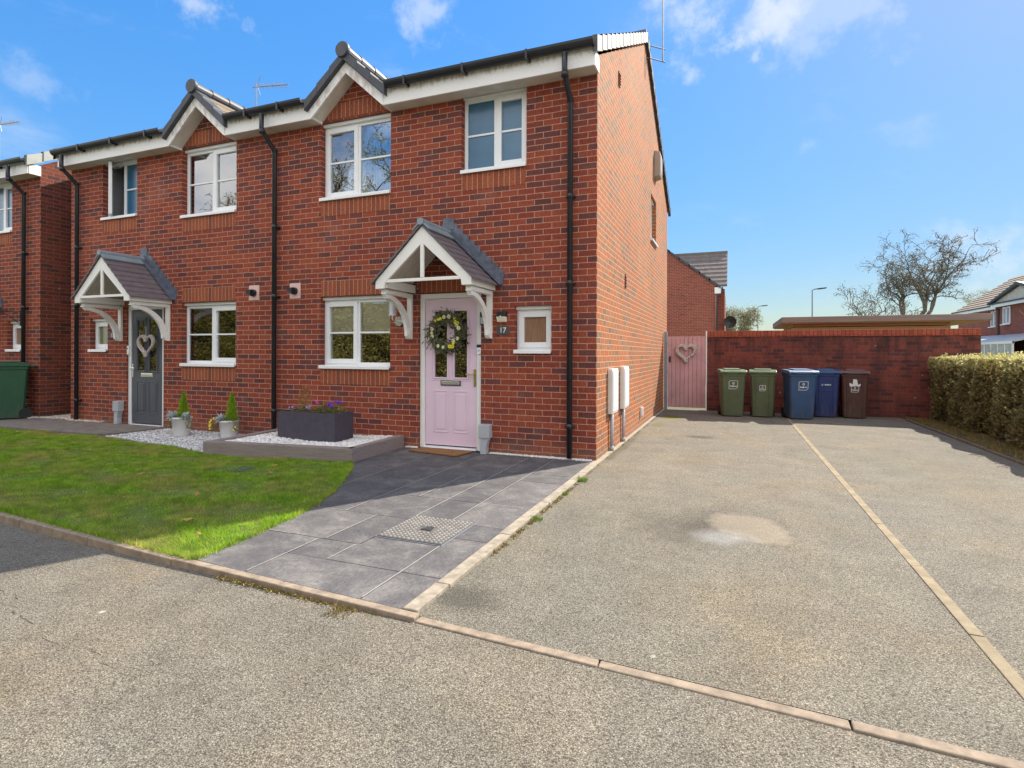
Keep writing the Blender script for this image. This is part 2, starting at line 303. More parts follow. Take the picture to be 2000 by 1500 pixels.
M['dark_joint'] = plain('dark_joint', (0.03, 0.03, 0.035), 0.9, 0.2, 14)

def leaf_mat(name, cols, trans=0.35, rough=0.55):
    m, n, b = mat(name)
    g = n.nodes.new('ShaderNodeNewGeometry'); r = ramp(n, [(i / max(1, len(cols) - 1), c) for i, c in enumerate(cols)])
    big = noise(n, g.outputs['Position'], 2.2, 3, 0.6)
    v = math_(n, 'ADD', math_(n, 'MULTIPLY', g.outputs['Random Per Island'], 0.65), math_(n, 'MULTIPLY', math_(n, 'SUBTRACT', big.outputs[0], 0.25), 0.8), True)
    n.links.new(v, r.inputs[0]); n.links.new(r.outputs[0], b.inputs['Base Color']); b.inputs['Roughness'].default_value = rough; b.inputs['Specular IOR Level'].default_value = 0.3
    if trans:
        t = N(n, 'ShaderNodeBsdfTranslucent'); n.links.new(r.outputs[0], t.inputs[0]); x = N(n, 'ShaderNodeMixShader'); x.inputs[0].default_value = trans
        o = n.nodes['Material Output']; n.links.new(b.outputs[0], x.inputs[1]); n.links.new(t.outputs[0], x.inputs[2]); n.links.new(x.outputs[0], o.inputs[0])
    return m
def grass_mat():
    m, n, b = mat('lawn_grass'); g = n.nodes.new('ShaderNodeNewGeometry'); P = g.outputs['Position']
    r = ramp(n, [(0.0, (0.20, 0.33, 0.02)), (0.4, (0.27, 0.50, 0.03)), (0.75, (0.40, 0.62, 0.045)), (1.0, (0.55, 0.62, 0.10))]); n.links.new(g.outputs['Random Per Island'], r.inputs[0])
    st = noise(n, worldpos(n, (1.1, 1.9, 1)), 1.25, 6, 0.68, 0.5); sr = ramp(n, [(0.44, (0, 0, 0)), (0.64, (1, 1, 1))]); n.links.new(st.outputs[0], sr.inputs[0])
    c = mixc(n, math_(n, 'MULTIPLY', sr.outputs[0], 0.78), r.outputs[0], (0.55, 0.43, 0.17))
    d = noise(n, P, 7.0, 4, 0.6); dr = ramp(n, [(0.32, (0.50, 0.58, 0.50)), (0.68, (1.25, 1.2, 1.1))]); n.links.new(d.outputs[0], dr.inputs[0])
    c = mixc(n, 1.0, c, dr.outputs[0], 'MULTIPLY'); n.links.new(c, b.inputs['Base Color']); b.inputs['Roughness'].default_value = 0.6; b.inputs['Specular IOR Level'].default_value = 0.3
    t = N(n, 'ShaderNodeBsdfTranslucent'); n.links.new(c, t.inputs[0]); x = N(n, 'ShaderNodeMixShader'); x.inputs[0].default_value = 0.5
    o = n.nodes['Material Output']; n.links.new(b.outputs[0], x.inputs[1]); n.links.new(t.outputs[0], x.inputs[2]); n.links.new(x.outputs[0], o.inputs[0])
    return m
M['grass'] = grass_mat()
M['weed'] = leaf_mat('weed_green', [(0.10, 0.20, 0.02), (0.2, 0.30, 0.03)], 0.3)
M['moss'] = leaf_mat('mossy_debris', [(0.18, 0.13, 0.03), (0.22, 0.20, 0.03), (0.28, 0.16, 0.05), (0.14, 0.16, 0.03)], 0.1)
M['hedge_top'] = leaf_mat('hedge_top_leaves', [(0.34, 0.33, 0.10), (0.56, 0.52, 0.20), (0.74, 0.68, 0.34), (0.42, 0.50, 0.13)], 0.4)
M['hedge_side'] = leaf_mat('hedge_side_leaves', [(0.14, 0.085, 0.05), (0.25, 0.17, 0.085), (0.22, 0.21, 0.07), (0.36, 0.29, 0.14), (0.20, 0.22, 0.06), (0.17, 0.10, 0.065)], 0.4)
M['hedge_core'] = plain('hedge_twig_core', (0.045, 0.030, 0.022), 0.95, 0.4, 20)
M['gold_leaf'] = leaf_mat('golden_leaves', [(0.20, 0.17, 0.04), (0.36, 0.30, 0.07), (0.14, 0.16, 0.04), (0.45, 0.33, 0.08)], 0.3)
M['dark_leaf'] = leaf_mat('dark_seed_clusters', [(0.07, 0.065, 0.045), (0.13, 0.12, 0.07), (0.20, 0.18, 0.10)], 0.2)
M['pale_leaf'] = leaf_mat('pale_buds', [(0.22, 0.22, 0.12), (0.34, 0.34, 0.20)], 0.3)
M['conifer'] = leaf_mat('small_conifer_leaves', [(0.18, 0.34, 0.02), (0.30, 0.48, 0.03), (0.40, 0.56, 0.05)], 0.4)
M['silver'] = leaf_mat('silver_leaves', [(0.42, 0.50, 0.50), (0.70, 0.76, 0.76), (0.34, 0.42, 0.38)], 0.1)
M['olive'] = leaf_mat('wreath_leaves', [(0.06, 0.065, 0.035), (0.11, 0.12, 0.06), (0.17, 0.17, 0.08), (0.11, 0.085, 0.09)], 0.15)
M['shrub'] = leaf_mat('trough_plant_leaves', [(0.10, 0.13, 0.04), (0.18, 0.21, 0.06), (0.26, 0.26, 0.08)], 0.3)
M['yellow'] = plain('yellow_petals', (0.78, 0.66, 0.03), 0.6, 0.12, 40)
M['cream'] = plain('cream_petals', (0.72, 0.70, 0.42), 0.6, 0.12, 40)
M['purple'] = plain('purple_petals', (0.12, 0.035, 0.42), 0.6, 0.25, 40)
M['lilac'] = plain('lilac_petals', (0.32, 0.24, 0.55), 0.6, 0.2, 40)
M['magenta'] = plain('magenta_petals', (0.62, 0.06, 0.28), 0.6, 0.2, 40)
M['dry_leaf'] = plain('dry_brown_leaf', (0.42, 0.22, 0.07), 0.8, 0.3, 30)

def asphalt(name, tint, seed, patches=()):
    m, n, b = mat(name); p = worldpos(n)
    of = n.nodes.new('ShaderNodeMapping'); of.inputs['Location'].default_value = (seed, seed * 1.7, 0); n.links.new(p, of.inputs[0]); q = of.outputs[0]
    v = N(n, 'ShaderNodeTexVoronoi'); v.inputs['Scale'].default_value = 185; n.links.new(q, v.inputs['Vector'])
    sep = n.nodes.new('ShaderNodeSeparateColor'); n.links.new(v.outputs['Color'], sep.inputs[0])
    T = lambda k: tuple(a * k for a in tint)
    r = ramp(n, [(0.0, T(0.42)), (0.2, T(0.78)), (0.5, T(1.0)), (0.8, T(1.18)), (0.95, T(1.45)), (1.0, T(1.8))]); n.links.new(sep.outputs[0], r.inputs[0])
    gaps = ramp(n, [(0.38, (1, 1, 1)), (0.72, (0.36, 0.34, 0.33))]); n.links.new(v.outputs['Distance'], gaps.inputs[0])
    c = mixc(n, 0.8, r.outputs[0], gaps.outputs[0], 'MULTIPLY')
    v2 = N(n, 'ShaderNodeTexVoronoi'); v2.inputs['Scale'].default_value = 420; n.links.new(q, v2.inputs['Vector'])
    sp2 = n.nodes.new('ShaderNodeSeparateColor'); n.links.new(v2.outputs['Color'], sp2.inputs[0]); r2 = ramp(n, [(0, (0.7, 0.7, 0.7)), (1, (1.3, 1.3, 1.3))]); n.links.new(sp2.outputs[1], r2.inputs[0])
    c = mixc(n, 1.0, c, r2.outputs[0], 'MULTIPLY')
    warm = ramp(n, [(0.35, (0.93, 0.97, 1.02)), (0.55, (1.0, 1.0, 1.0)), (0.7, (1.08, 1.01, 0.90))]); n.links.new(noise(n, q, 0.9, 5, 0.6).outputs[0], warm.inputs[0])
    c = mixc(n, 1.0, c, warm.outputs[0], 'MULTIPLY')
    bigr = ramp(n, [(0.3, (0.82, 0.82, 0.82)), (0.7, (1.14, 1.14, 1.14))]); n.links.new(noise(n, q, 2.6, 6, 0.65).outputs[0], bigr.inputs[0])
    c = mixc(n, 1.0, c, bigr.outputs[0], 'MULTIPLY')
    # rare pale lichen / gum dots
    v3 = N(n, 'ShaderNodeTexVoronoi'); v3.inputs['Scale'].default_value = 1.9; n.links.new(q, v3.inputs['Vector'])
    s3 = n.nodes.new('ShaderNodeSeparateColor'); n.links.new(v3.outputs['Color'], s3.inputs[0])
    d3 = ramp(n, [(0.022, (1, 1, 1)), (0.045, (0, 0, 0))]); n.links.new(math_(n, 'ADD', v3.outputs['Distance'], math_(n, 'MULTIPLY', math_(n, 'LESS_THAN', s3.outputs[1], 0.5), 1)), d3.inputs[0])
    c = mixc(n, math_(n, 'MULTIPLY', d3.outputs[0], 0.6), c, (0.62, 0.58, 0.50))
    wob = noise(n, q, 3.2, 4, 0.6)
    for (x, y, rx, ry, ang, col, amt, soft) in patches:
        mp2 = n.nodes.new('ShaderNodeMapping'); mp2.vector_type = 'TEXTURE'
        mp2.inputs['Location'].default_value = (x, y, 0); mp2.inputs['Rotation'].default_value = (0, 0, R(ang)); mp2.inputs['Scale'].default_value = (rx, ry, 1000)
        n.links.new(p, mp2.inputs[0]); ln = N(n, 'ShaderNodeVectorMath', operation='LENGTH'); n.links.new(mp2.outputs[0], ln.inputs[0])
        d = math_(n, 'ADD', ln.outputs['Value'], math_(n, 'MULTIPLY', math_(n, 'SUBTRACT', wob.outputs[0], 0.5), 1.3))
        k = ramp(n, [(1 - soft, (1, 1, 1)), (1.0, (0, 0, 0))]); n.links.new(d, k.inputs[0])
        fac = math_(n, 'MULTIPLY', k.outputs[0], amt)
        c = mixc(n, fac, c, mixc(n, 0.55, col, mixc(n, 1.0, c, tuple(min(4, cc * 4) for cc in col), 'MULTIPLY')))
    n.links.new(c, b.inputs['Base Color']); b.inputs['Roughness'].default_value = 0.9; b.inputs['Specular IOR Level'].default_value = 0.25
    h = math_(n, 'SUBTRACT', math_(n, 'MULTIPLY', sep.outputs[1], 0.5), v.outputs['Distance']); bump(n, b, h, 0.55, 0.003)
    return m
M['road'] = asphalt('tan_gritty_road', (0.234, 0.206, 0.160), 3.0)
M['drive'] = asphalt('gritty_driveway', (0.234, 0.208, 0.160), 11.0, patches=[
    (1.33, -2.1, 0.75, 0.52, 30, (0.062, 0.055, 0.048), 0.62, 0.85), (1.62, -2.02, 0.30, 0.36, 15, (0.34, 0.30, 0.245), 0.85, 0.22),
    (1.45, -2.33, 0.26, 0.2, 20, (0.36, 0.365, 0.37), 0.75, 0.6), (1.05, 2.6, 0.28, 0.22, 0, (0.055, 0.055, 0.05), 0.65, 0.7),
    (0.35, 5.3, 0.30, 0.5, 0, (0.16, 0.17, 0.02), 0.85, 0.55), (0.25, 3.9, 0.14, 0.5, 0, (0.16, 0.16, 0.03), 0.55, 0.6), (0.10, 1.2, 0.08, 1.8, 0, (0.10, 0.085, 0.05), 0.55, 0.6),
    (3.6, 1.0, 0.7, 2.2, 0, (0.17, 0.16, 0.11), 0.25, 0.8), (0.18, -3.9, 0.28, 0.22, 0, (0.06, 0.056, 0.05), 0.6, 0.7)])
def paver():
    m, n, b = mat('charcoal_porcelain_paving'); p = worldpos(n)
    a = noise(n, p, 3.6, 7, 0.75, 0.4); r = ramp(n, [(0.3, (0.075, 0.072, 0.078)), (0.5, (0.115, 0.110, 0.112)), (0.7, (0.20, 0.19, 0.18))]); n.links.new(a.outputs[0], r.inputs[0])
    f = noise(n, worldpos(n, (90, 30, 1)), 1.0, 4, 0.8); fr = ramp(n, [(0.3, (0.6, 0.6, 0.6)), (0.7, (1.4, 1.4, 1.4))]); n.links.new(f.outputs[0], fr.inputs[0])
    gg = n.nodes.new('ShaderNodeNewGeometry'); ir = ramp(n, [(0, (0.80, 0.80, 0.82)), (1, (1.2, 1.18, 1.15))]); n.links.new(gg.outputs['Random Per Island'], ir.inputs[0])
    n.links.new(mixc(n, 1.0, mixc(n, 1.0, r.outputs[0], fr.outputs[0], 'MULTIPLY'), ir.outputs[0], 'MULTIPLY'), b.inputs['Base Color']); b.inputs['Roughness'].default_value = 0.75; b.inputs['Specular IOR Level'].default_value = 0.25
    bump(n, b, f.outputs[0], 0.15, 0.002)
    return m
M['paver'] = paver()
M['kerb'] = plain('buff_concrete_edging', (0.31, 0.24, 0.175), 0.92, 0.3, 17, bumps=0.8)
M['terrain'] = plain('rough_ground', (0.12, 0.13, 0.06), 0.95, 0.3, 0.5, bumps=0.3)
def lawn_soil():
    m, n, b = mat('lawn_thatch'); p = worldpos(n); a = noise(n, p, 1.7, 6, 0.65)
    r = ramp(n, [(0.35, (0.08, 0.13, 0.02)), (0.55, (0.12, 0.16, 0.03)), (0.68, (0.26, 0.20, 0.09))]); n.links.new(a.outputs[0], r.inputs[0]); n.links.new(r.outputs[0], b.inputs['Base Color'])
    b.inputs['Roughness'].default_value = 0.95; bump(n, b, noise(n, p, 90, 3).outputs[0], 0.8, 0.01)
    return m
M['thatch'] = lawn_soil()
def pebble_mat(name, cols):
    m, n, b = mat(name); g = n.nodes.new('ShaderNodeNewGeometry'); r = ramp(n, [(i / (len(cols) - 1), c) for i, c in enumerate(cols)])
    n.links.new(g.outputs['Random Per Island'], r.inputs[0]); n.links.new(r.outputs[0], b.inputs['Base Color']); b.inputs['Roughness'].default_value = 0.7
    return m
M['pebble'] = pebble_mat('white_pebble', [(0.78, 0.76, 0.73), (0.88, 0.87, 0.85), (0.62, 0.60, 0.57), (0.84, 0.83, 0.80), (0.50, 0.45, 0.40)])
M['chips'] = pebble_mat('grey_white_chip', [(0.42, 0.42, 0.44), (0.80, 0.80, 0.80), (0.60, 0.60, 0.61), (0.16, 0.16, 0.17), (0.74, 0.74, 0.73)])

# ------------------------------------------------------------------ mesh helpers
def ident(x): return x
class MB:
    def __init__(s, fx=ident): s.v = []; s.f = []; s.m = []; s.uo = []; s.fx = fx
    def pt(s, p): s.v.append((s.fx(p[0]), p[1], p[2])); return len(s.v) - 1
    def face(s, pts, m=0, uo=(0, 0)):
        s.f.append([s.pt(p) for p in pts]); s.m.append(m); s.uo.append(uo)
    def idx(s, ids, m=0, uo=(0, 0)): s.f.append(list(ids)); s.m.append(m); s.uo.append(uo)
    def box(s, x0, x1, y0, y1, z0, z1, m=0, uo=(0, 0)):
        i = [s.pt((x, y, z)) for z in (z0, z1) for y in (y0, y1) for x in (x0, x1)]
        for q in ((0, 2, 3, 1), (4, 5, 7, 6), (0, 1, 5, 4), (1, 3, 7, 5), (3, 2, 6, 7), (2, 0, 4, 6)): s.idx([i[k] for k in q], m, uo)
        return s
    def prism(s, pts, ax, a0, a1, m=0, uo=(0, 0)):
        P = {'x': lambda a, p: (a, p[0], p[1]), 'y': lambda a, p: (p[0], a, p[1]), 'z': lambda a, p: (p[0], p[1], a)}[ax]
        A = [s.pt(P(a0, p)) for p in pts]; B = [s.pt(P(a1, p)) for p in pts]; n = len(pts)
        s.idx(A[::-1], m, uo); s.idx(B, m, uo)
        for i in range(n): s.idx((A[i], A[(i + 1) % n], B[(i + 1) % n], B[i]), m, uo)
        return s
    def tube(s, pts, r, n=8, m=0, cap=True):
        pts = [Vector(p) for p in pts]; rs = r if isinstance(r, (list, tuple)) else [r] * len(pts); rings = []; up = None
        for i, p in enumerate(pts):
            d = (pts[min(i + 1, len(pts) - 1)] - pts[max(i - 1, 0)]).normalized()
            if up is None: up = Vector((0, 0, 1)) if abs(d.z) < 0.9 else Vector((1, 0, 0))
            a = d.cross(up).normalized(); bb = a.cross(d).normalized(); up = bb
            rings.append([s.pt(p + rs[i] * (math.cos(2 * math.pi * k / n) * a + math.sin(2 * math.pi * k / n) * bb)) for k in range(n)])
        for A, B in zip(rings, rings[1:]):
            for k in range(n): s.idx((A[k], A[(k + 1) % n], B[(k + 1) % n], B[k]), m)
        if cap: s.idx(rings[0][::-1], m); s.idx(rings[-1], m)
        return s
    def lathe(s, c, prof, n=20, m=0, ax='z'):
        rings = []
        for r_, h in prof:
            ring = []
            for k in range(n):
                a = 2 * math.pi * k / n; ca, sa = r_ * math.cos(a), r_ * math.sin(a)
                ring.append(s.pt((c[0] + ca, c[1] + sa, c[2] + h) if ax == 'z' else (c[0] + ca, c[1] + h, c[2] + sa)))
            rings.append(ring)
        for A, B in zip(rings, rings[1:]):
            for k in range(n): s.idx((A[k], A[(k + 1) % n], B[(k + 1) % n], B[k]), m)
        s.idx(rings[0][::-1], m); s.idx(rings[-1], m)
        return s
    def sheet(s, ax, const, u0, u1, z0, z1, holes, depth, m=0, rev=True):
        # wall sheet with rectangular openings and their reveals; ax = 'y': facade, 'x': flank
        P = (lambda u, z, d=0: (u, const + d, z)) if ax == 'y' else (lambda u, z, d=0: (const + d, u, z))
        us = sorted({u0, u1, *[h[0] for h in holes], *[h[1] for h in holes]}); zs = sorted({z0, z1, *[h[2] for h in holes], *[h[3] for h in holes]})
        us = [u for u in us if u0 <= u <= u1]; zs = [z for z in zs if z0 <= z <= z1]
        for a, b in zip(us, us[1:]):
            for c, d in zip(zs, zs[1:]):
                mu, mz = (a + b) / 2, (c + d) / 2
                if any(h[0] < mu < h[1] and h[2] < mz < h[3] for h in holes): continue
                s.face([P(a, c), P(b, c), P(b, d), P(a, d)], m)
        if rev:
            for a, b, c, d in holes:
                s.face([P(a, c), P(a, d), P(a, d, depth), P(a, c, depth)], m); s.face([P(b, c), P(b, c, depth), P(b, d, depth), P(b, d)], m)
                s.face([P(a, d), P(b, d), P(b, d, depth), P(a, d, depth)], m); s.face([P(a, c), P(a, c, depth), P(b, c, depth), P(b, c)], m)
        return s
    def build(s, name, mats, parent=None, smooth=False, bevel=0, recalc=True, label=None):
        if not isinstance(mats, (list, tuple)): mats = [mats]
        o0 = root_loc(parent); me = bpy.data.meshes.new(name)
        me.from_pydata([(x - o0[0], y - o0[1], z - o0[2]) for x, y, z in s.v], [], s.f)
        for m_ in mats: me.materials.append(M[m_] if isinstance(m_, str) else m_)
        me.polygons.foreach_set('material_index', s.m)
        if recalc:
            bm = bmesh.new(); bm.from_mesh(me); bmesh.ops.recalc_face_normals(bm, faces=bm.faces); bm.to_mesh(me); bm.free()
        uvl = me.uv_layers.new(name='UVMap'); uvs = np.zeros(len(me.loops) * 2, np.float32)
        for p in me.polygons:
            nx, ny, nz_ = abs(p.normal.x), abs(p.normal.y), abs(p.normal.z); du, dv = s.uo[p.index]
            for li in p.loop_indices:
                x, y, z = s.v[me.loops[li].vertex_index]
                if ny >= nx and ny >= nz_: u, v_ = x, z
                elif nx >= nz_: u, v_ = y, z
                else: u, v_ = x, y
                uvs[2 * li] = u + du; uvs[2 * li + 1] = v_ + dv
        uvl.data.foreach_set('uv', uvs)
        if smooth: me.polygons.foreach_set('use_smooth', [True] * len(me.polygons))
        o = bpy.data.objects.new(name, me); COL.objects.link(o)
        if parent is not None: o.parent = parent
        if bevel:
            b = o.modifiers.new('bevel', 'BEVEL'); b.width = bevel; b.segments = 2; b.limit_method = 'ANGLE'; b.angle_limit = R(40)
        if label: o['label'] = label
        return o
def root_loc(p):
    if p is None: return (0, 0, 0)
    x = Vector((0, 0, 0))
    while p is not None: x += p.location; p = p.parent
    return tuple(x)
def mesh_np(name, V, F, material, parent=None, smooth=False):
    o0 = np.array(root_loc(parent), np.float32); V = np.asarray(V, np.float32) - o0; F = np.asarray(F, np.int32)
    me = bpy.data.meshes.new(name); k = F.shape[1]
    me.vertices.add(len(V)); me.vertices.foreach_set('co', V.ravel()); me.loops.add(F.size); me.loops.foreach_set('vertex_index', F.ravel())
    me.polygons.add(len(F)); me.polygons.foreach_set('loop_start', np.arange(0, F.size, k, dtype=np.int32)); me.polygons.foreach_set('loop_total', np.full(len(F), k, np.int32))
    if smooth: me.polygons.foreach_set('use_smooth', np.ones(len(F), bool))
    me.update(calc_edges=True); me.materials.append(M[material] if isinstance(material, str) else material)
    o = bpy.data.objects.new(name, me); COL.objects.link(o)
    if parent is not None: o.parent = parent
    return o
def thing(name, label, cat, loc, group=None):
    o = bpy.data.objects.new(name, None); COL.objects.link(o); o.location = loc; o.empty_display_size = 0.1
    o['label'] = label; o['category'] = cat
    if group: o['group'] = group
    return o
def tag(o, label, cat, group=None, kind=None):
    o['label'] = label; o['category'] = cat
    if group: o['group'] = group
    if kind: o['kind'] = kind
    return o
def struct(o, kind='structure'): o['kind'] = kind; return o
KIDS = {}
def copy_tree(o, parent=None, label=None, loc=None, rz=None, group=None):
    c = o.copy(); COL.objects.link(c); c.parent = parent
    if parent is None:
        if label: c['label'] = label
        if loc is not None: c.location = loc
        if rz is not None: c.rotation_euler = (0, 0, rz)
        if group: c['group'] = group
    for ch in [x for x in list(bpy.data.objects) if x.parent == o]: copy_tree(ch, c)
    return c
rng = np.random.default_rng(7)
# leaf quads: centres (n,3), size, random orientation; optional preferred normal
def leaves(C, size, aspect=0.55, up=0.0, r=None):
    r = r or rng; n = len(C); d = r.normal(size=(n, 3)); d /= np.linalg.norm(d, axis=1)[:, None]
    e = r.normal(size=(n, 3)); e[:, 2] += up; a = np.cross(d, e); a /= np.linalg.norm(a, axis=1)[:, None] + 1e-9
    s = (size * r.uniform(0.6, 1.4, n))[:, None]; b = d
    V = np.stack([C - b * s, C - a * s * aspect, C + b * s, C + a * s * aspect], 1).reshape(-1, 3)
    return V, np.arange(4 * n).reshape(n, 4)
ICO_V = None
def ico():
    t = (1 + 5 ** 0.5) / 2
    v = np.array([(-1, t, 0), (1, t, 0), (-1, -t, 0), (1, -t, 0), (0, -1, t), (0, 1, t), (0, -1, -t), (0, 1, -t), (t, 0, -1), (t, 0, 1), (-t, 0, -1), (-t, 0, 1)], float); v /= np.linalg.norm(v[0])
    f = np.array([(0, 11, 5), (0, 5, 1), (0, 1, 7), (0, 7, 10), (0, 10, 11), (1, 5, 9), (5, 11, 4), (11, 10, 2), (10, 7, 6), (7, 1, 8), (3, 9, 4), (3, 4, 2), (3, 2, 6), (3, 6, 8), (3, 8, 9), (4, 9, 5), (2, 4, 11), (6, 2, 10), (8, 6, 7), (9, 8, 1)])
    return v, f
def pebbles(C, rad, flat=0.6):
    v, f = ico(); n = len(C); s = rad * rng.uniform(0.55, 1.35, (n, 1)) * np.stack([rng.uniform(0.8, 1.3, n), rng.uniform(0.7, 1.1, n), np.full(n, flat)], 1)
    P = v[None] * (1 + rng.normal(0, 0.09, (n, 12, 1))) * s[:, None]; a = rng.uniform(0, 6.28, n); ca, sa = np.cos(a), np.sin(a); ti = rng.uniform(-0.5, 0.5, n); ct, st = np.cos(ti), np.sin(ti)
    y = P[..., 1] * ct[:, None] - P[..., 2] * st[:, None]; z = P[..., 1] * st[:, None] + P[..., 2] * ct[:, None]; x = P[..., 0]
    Q = np.stack([x * ca[:, None] - y * sa[:, None], x * sa[:, None] + y * ca[:, None], z], -1) + C[:, None]
    return Q.reshape(-1, 3), (f[None] + 12 * np.arange(n)[:, None, None]).reshape(-1, 3)
def inpoly(P, poly):
    x, y = P[:, 0], P[:, 1]; ins = np.zeros(len(P), bool); j = len(poly) - 1
    for i in range(len(poly)):
        xi, yi = poly[i]; xj, yj = poly[j]
        c = ((yi > y) != (yj > y)) & (x < (xj - xi) * (y - yi) / (yj - yi + 1e-12) + xi); ins ^= c; j = i
    return ins
def scatter(poly, n):
    p = np.array(poly); lo, hi = p.min(0), p.max(0); P = rng.uniform(lo, hi, (n, 2)); return P[inpoly(P, poly)]

# ------------------------------------------------------------------ ground, road, drive, kerbs
kx = lambda x: -4.17 - 0.056 * x + (0.02 * max(0, -x - 1.5) ** 1.4 if x < -1.5 else 0) * 0.6   # inner line of the front edging
g = MB(); g.face([(-400, -400, -0.13), (400, -400, -0.13), (400, 700, -0.13), (-400, 700, -0.13)]); struct(g.build('ground', 'terrain', recalc=False))
rz_ = lambda x: -0.006 if x > 0 else (-0.045 if x < -3 else -0.006 + 0.013 * x)
g = MB(); xs = [-14, -10, -7, -5, -4, -3, -2, -1, 0, 1, 2, 3, 5, 8, 14]
for a, b in zip(xs, xs[1:]): g.face([(a, -11, rz_(a)), (b, -11, rz_(b)), (b, kx(b) - 0.043, rz_(b)), (a, kx(a) - 0.043, rz_(a))])
struct(g.build('road', 'road', recalc=False))
g = MB()
for a, b in ((0.055, 2.53), (2.59, 4.80)): g.face([(a, kx(a) + 0.01, 0), (b, kx(b) + 0.01, 0), (b, 7.0, 0), (a, 7.0, 0)])
struct(g.build('driveway', 'drive', recalc=False))
g = MB(); rr0 = random.Random(4); P0 = [(-2.55, -4.62), (-2.35, -4.72), (-2.10, -4.73), (-1.88, -4.86), (-1.62, -4.88), (-1.40, -4.97), (-1.15, -4.94), (-0.90, -5.02), (-0.66, -5.0)]; Q = []
for (xa, ya), (xb, yb) in zip(P0, P0[1:]):
    for i in range(6): t_ = i / 6; Q.append((xa + (xb - xa) * t_ + rr0.uniform(-.012, .012), ya + (yb - ya) * t_ + rr0.uniform(-.014, .014)))
for i, (a, b) in enumerate(zip(Q, Q[1:])):
    w0 = 0.0016 * rr0.uniform(0.2, 1.2) * (1 - abs(i / len(Q) - 0.25)); g.face([(a[0], a[1] - w0, (rz_(a[0]) + 0.002)), (b[0], b[1] - w0, (rz_(a[0]) + 0.002)), (b[0], b[1] + w0, (rz_(a[0]) + 0.002)), (a[0], a[1] + w0, (rz_(a[0]) + 0.002))])
struct(g.build('road_crack', 'dark_joint', recalc=False))
# edging: front run of separate kerb stones, path side run, centre strip, hedge side run
g = MB(); x = -13.57; k = 0
while x < 8:
    e = x + 0.91; x2 = e - 0.006; h0 = 0.014 if e < 0.35 else 0.002
    h0 += rng.uniform(-0.002, 0.002); dy = rng.uniform(-0.003, 0.003)
    mid = 4; px = [x + (x2 - x) * i / mid for i in range(mid + 1)]
    g.prism([(p, kx(p) - 0.043 + dy) for p in px] + [(p, kx(p) + 0.012 + dy) for p in px[::-1]], 'z', -0.12, h0); x = e
struct(g.build('kerb', 'kerb', bevel=0.006))
g = MB(); y = -4.155; seg = [0.34] + [0.91] * 12
for i, s_ in enumerate(seg):
    if y > 7: break
    y2 = min(y + s_ - 0.006, 6.95); w0 = 0.004 * math.sin(i * 2.3)
    g.box(-0.03 + w0 if y < 0 else 0.003, 0.055 + w0 if y < -0.2 else 0.055, y, y2, -0.1, 0.022 if y < 0 else 0.018); y += s_
struct(g.build('path_kerb', plain('pale_path_edging', (0.33, 0.28, 0.215), 0.92, 0.3, 17, bumps=0.8), bevel=0.006))
g = MB(); y = -4.28
while y < 6.0: g.box(2.53, 2.59, y, min(y + 0.904, 6.0), -0.1, 0.005 + rng.uniform(-0.001, 0.002)); y += 0.91
struct(g.build('driveway_edging', plain('yellowed_edging', (0.27, 0.215, 0.135), 0.92, 0.25, 10, bumps=0.8), bevel=0.004))
g = MB(); y = -4.4
while y < 6.5: g.box(4.70, 4.75, y, y + 0.904, -0.1, 0.03 + rng.uniform(-0.003, 0.003)); y += 0.91
struct(g.build('verge_edging', plain('mossy_edging', (0.15, 0.12, 0.08), 0.9, 0.3, 12, bumps=0.5), bevel=0.005))
# earth strip under the hedge
vp = [(4.75, -6), (8.0, -6), (8.0, 7.0), (4.75, 7.0)]
g = MB(); g.face([(x, y, 0.015) for x, y in vp]); struct(g.build('verge', plain('verge_earth', (0.10, 0.085, 0.045), 0.95, 0.4, 6, bumps=0.6), recalc=False))
# paved path
PL = [(-2.66, -1.17), (-2.42, -1.5), (-2.14, -2.0), (-1.92, -2.4), (-1.76, -2.79), (-1.68, -3.16), (-1.64, -3.5), (-1.61, -3.78), (-1.60, -4.06)]
path_poly = [(-2.62, -0.01)] + PL + [(-1.0, kx(-1.0) + 0.012), (-0.03, kx(-0.03) + 0.012), (-0.03, -0.01)]
def clip(poly, x0, x1, y0, y1):
    for ax, v, sg in ((0, x0, 1), (0, x1, -1), (1, y0, 1), (1, y1, -1)):
        out = []
        for i in range(len(poly)):
            a, b = poly[i - 1], poly[i]; ia, ib = (a[ax] - v) * sg >= 0, (b[ax] - v) * sg >= 0
            if ia != ib: t = (v - a[ax]) / (b[ax] - a[ax]); out.append((a[0] + (b[0] - a[0]) * t, a[1] + (b[1] - a[1]) * t))
            if ib: out.append(b)
        poly = out
        if len(poly) < 3: return []
    return poly
g = MB(); g.prism(path_poly, 'z', -0.1, 0.004); struct(g.build('path_bed', 'dark_joint'))
def strip(mb, x0, y0, x1, y1, wd, z):
    d = Vector((x1 - x0, y1 - y0, 0)).normalized(); nn = Vector((-d.y, d.x, 0)) * wd / 2
    mb.face([(x0 + nn.x, y0 + nn.y, z), (x0 - nn.x, y0 - nn.y, z), (x1 - nn.x, y1 - nn.y, z), (x1 + nn.x, y1 + nn.y, z)])
SL = []
def col(x0, x1, ys):
    for a, b in zip(ys, ys[1:]): SL.append((x0, x1, b, a))
col(-0.49, -0.03, (-0.01, -0.95, -1.30, -2.22, -2.80)); col(-0.285, -0.03, (-2.80, -3.11)); col(-0.30, -0.03, (-3.11, -3.755, -4.3))
col(-0.81, -0.49, (-0.01, -0.62, -1.30, -2.22, -2.742)); col(-1.42, -0.81, (-0.01, -0.62, -1.30)); col(-1.42, -1.10, (-1.30, -2.22)); col(-1.10, -0.81, (-1.30, -2.22)); col(-1.42, -0.815, (-2.22, -2.84))
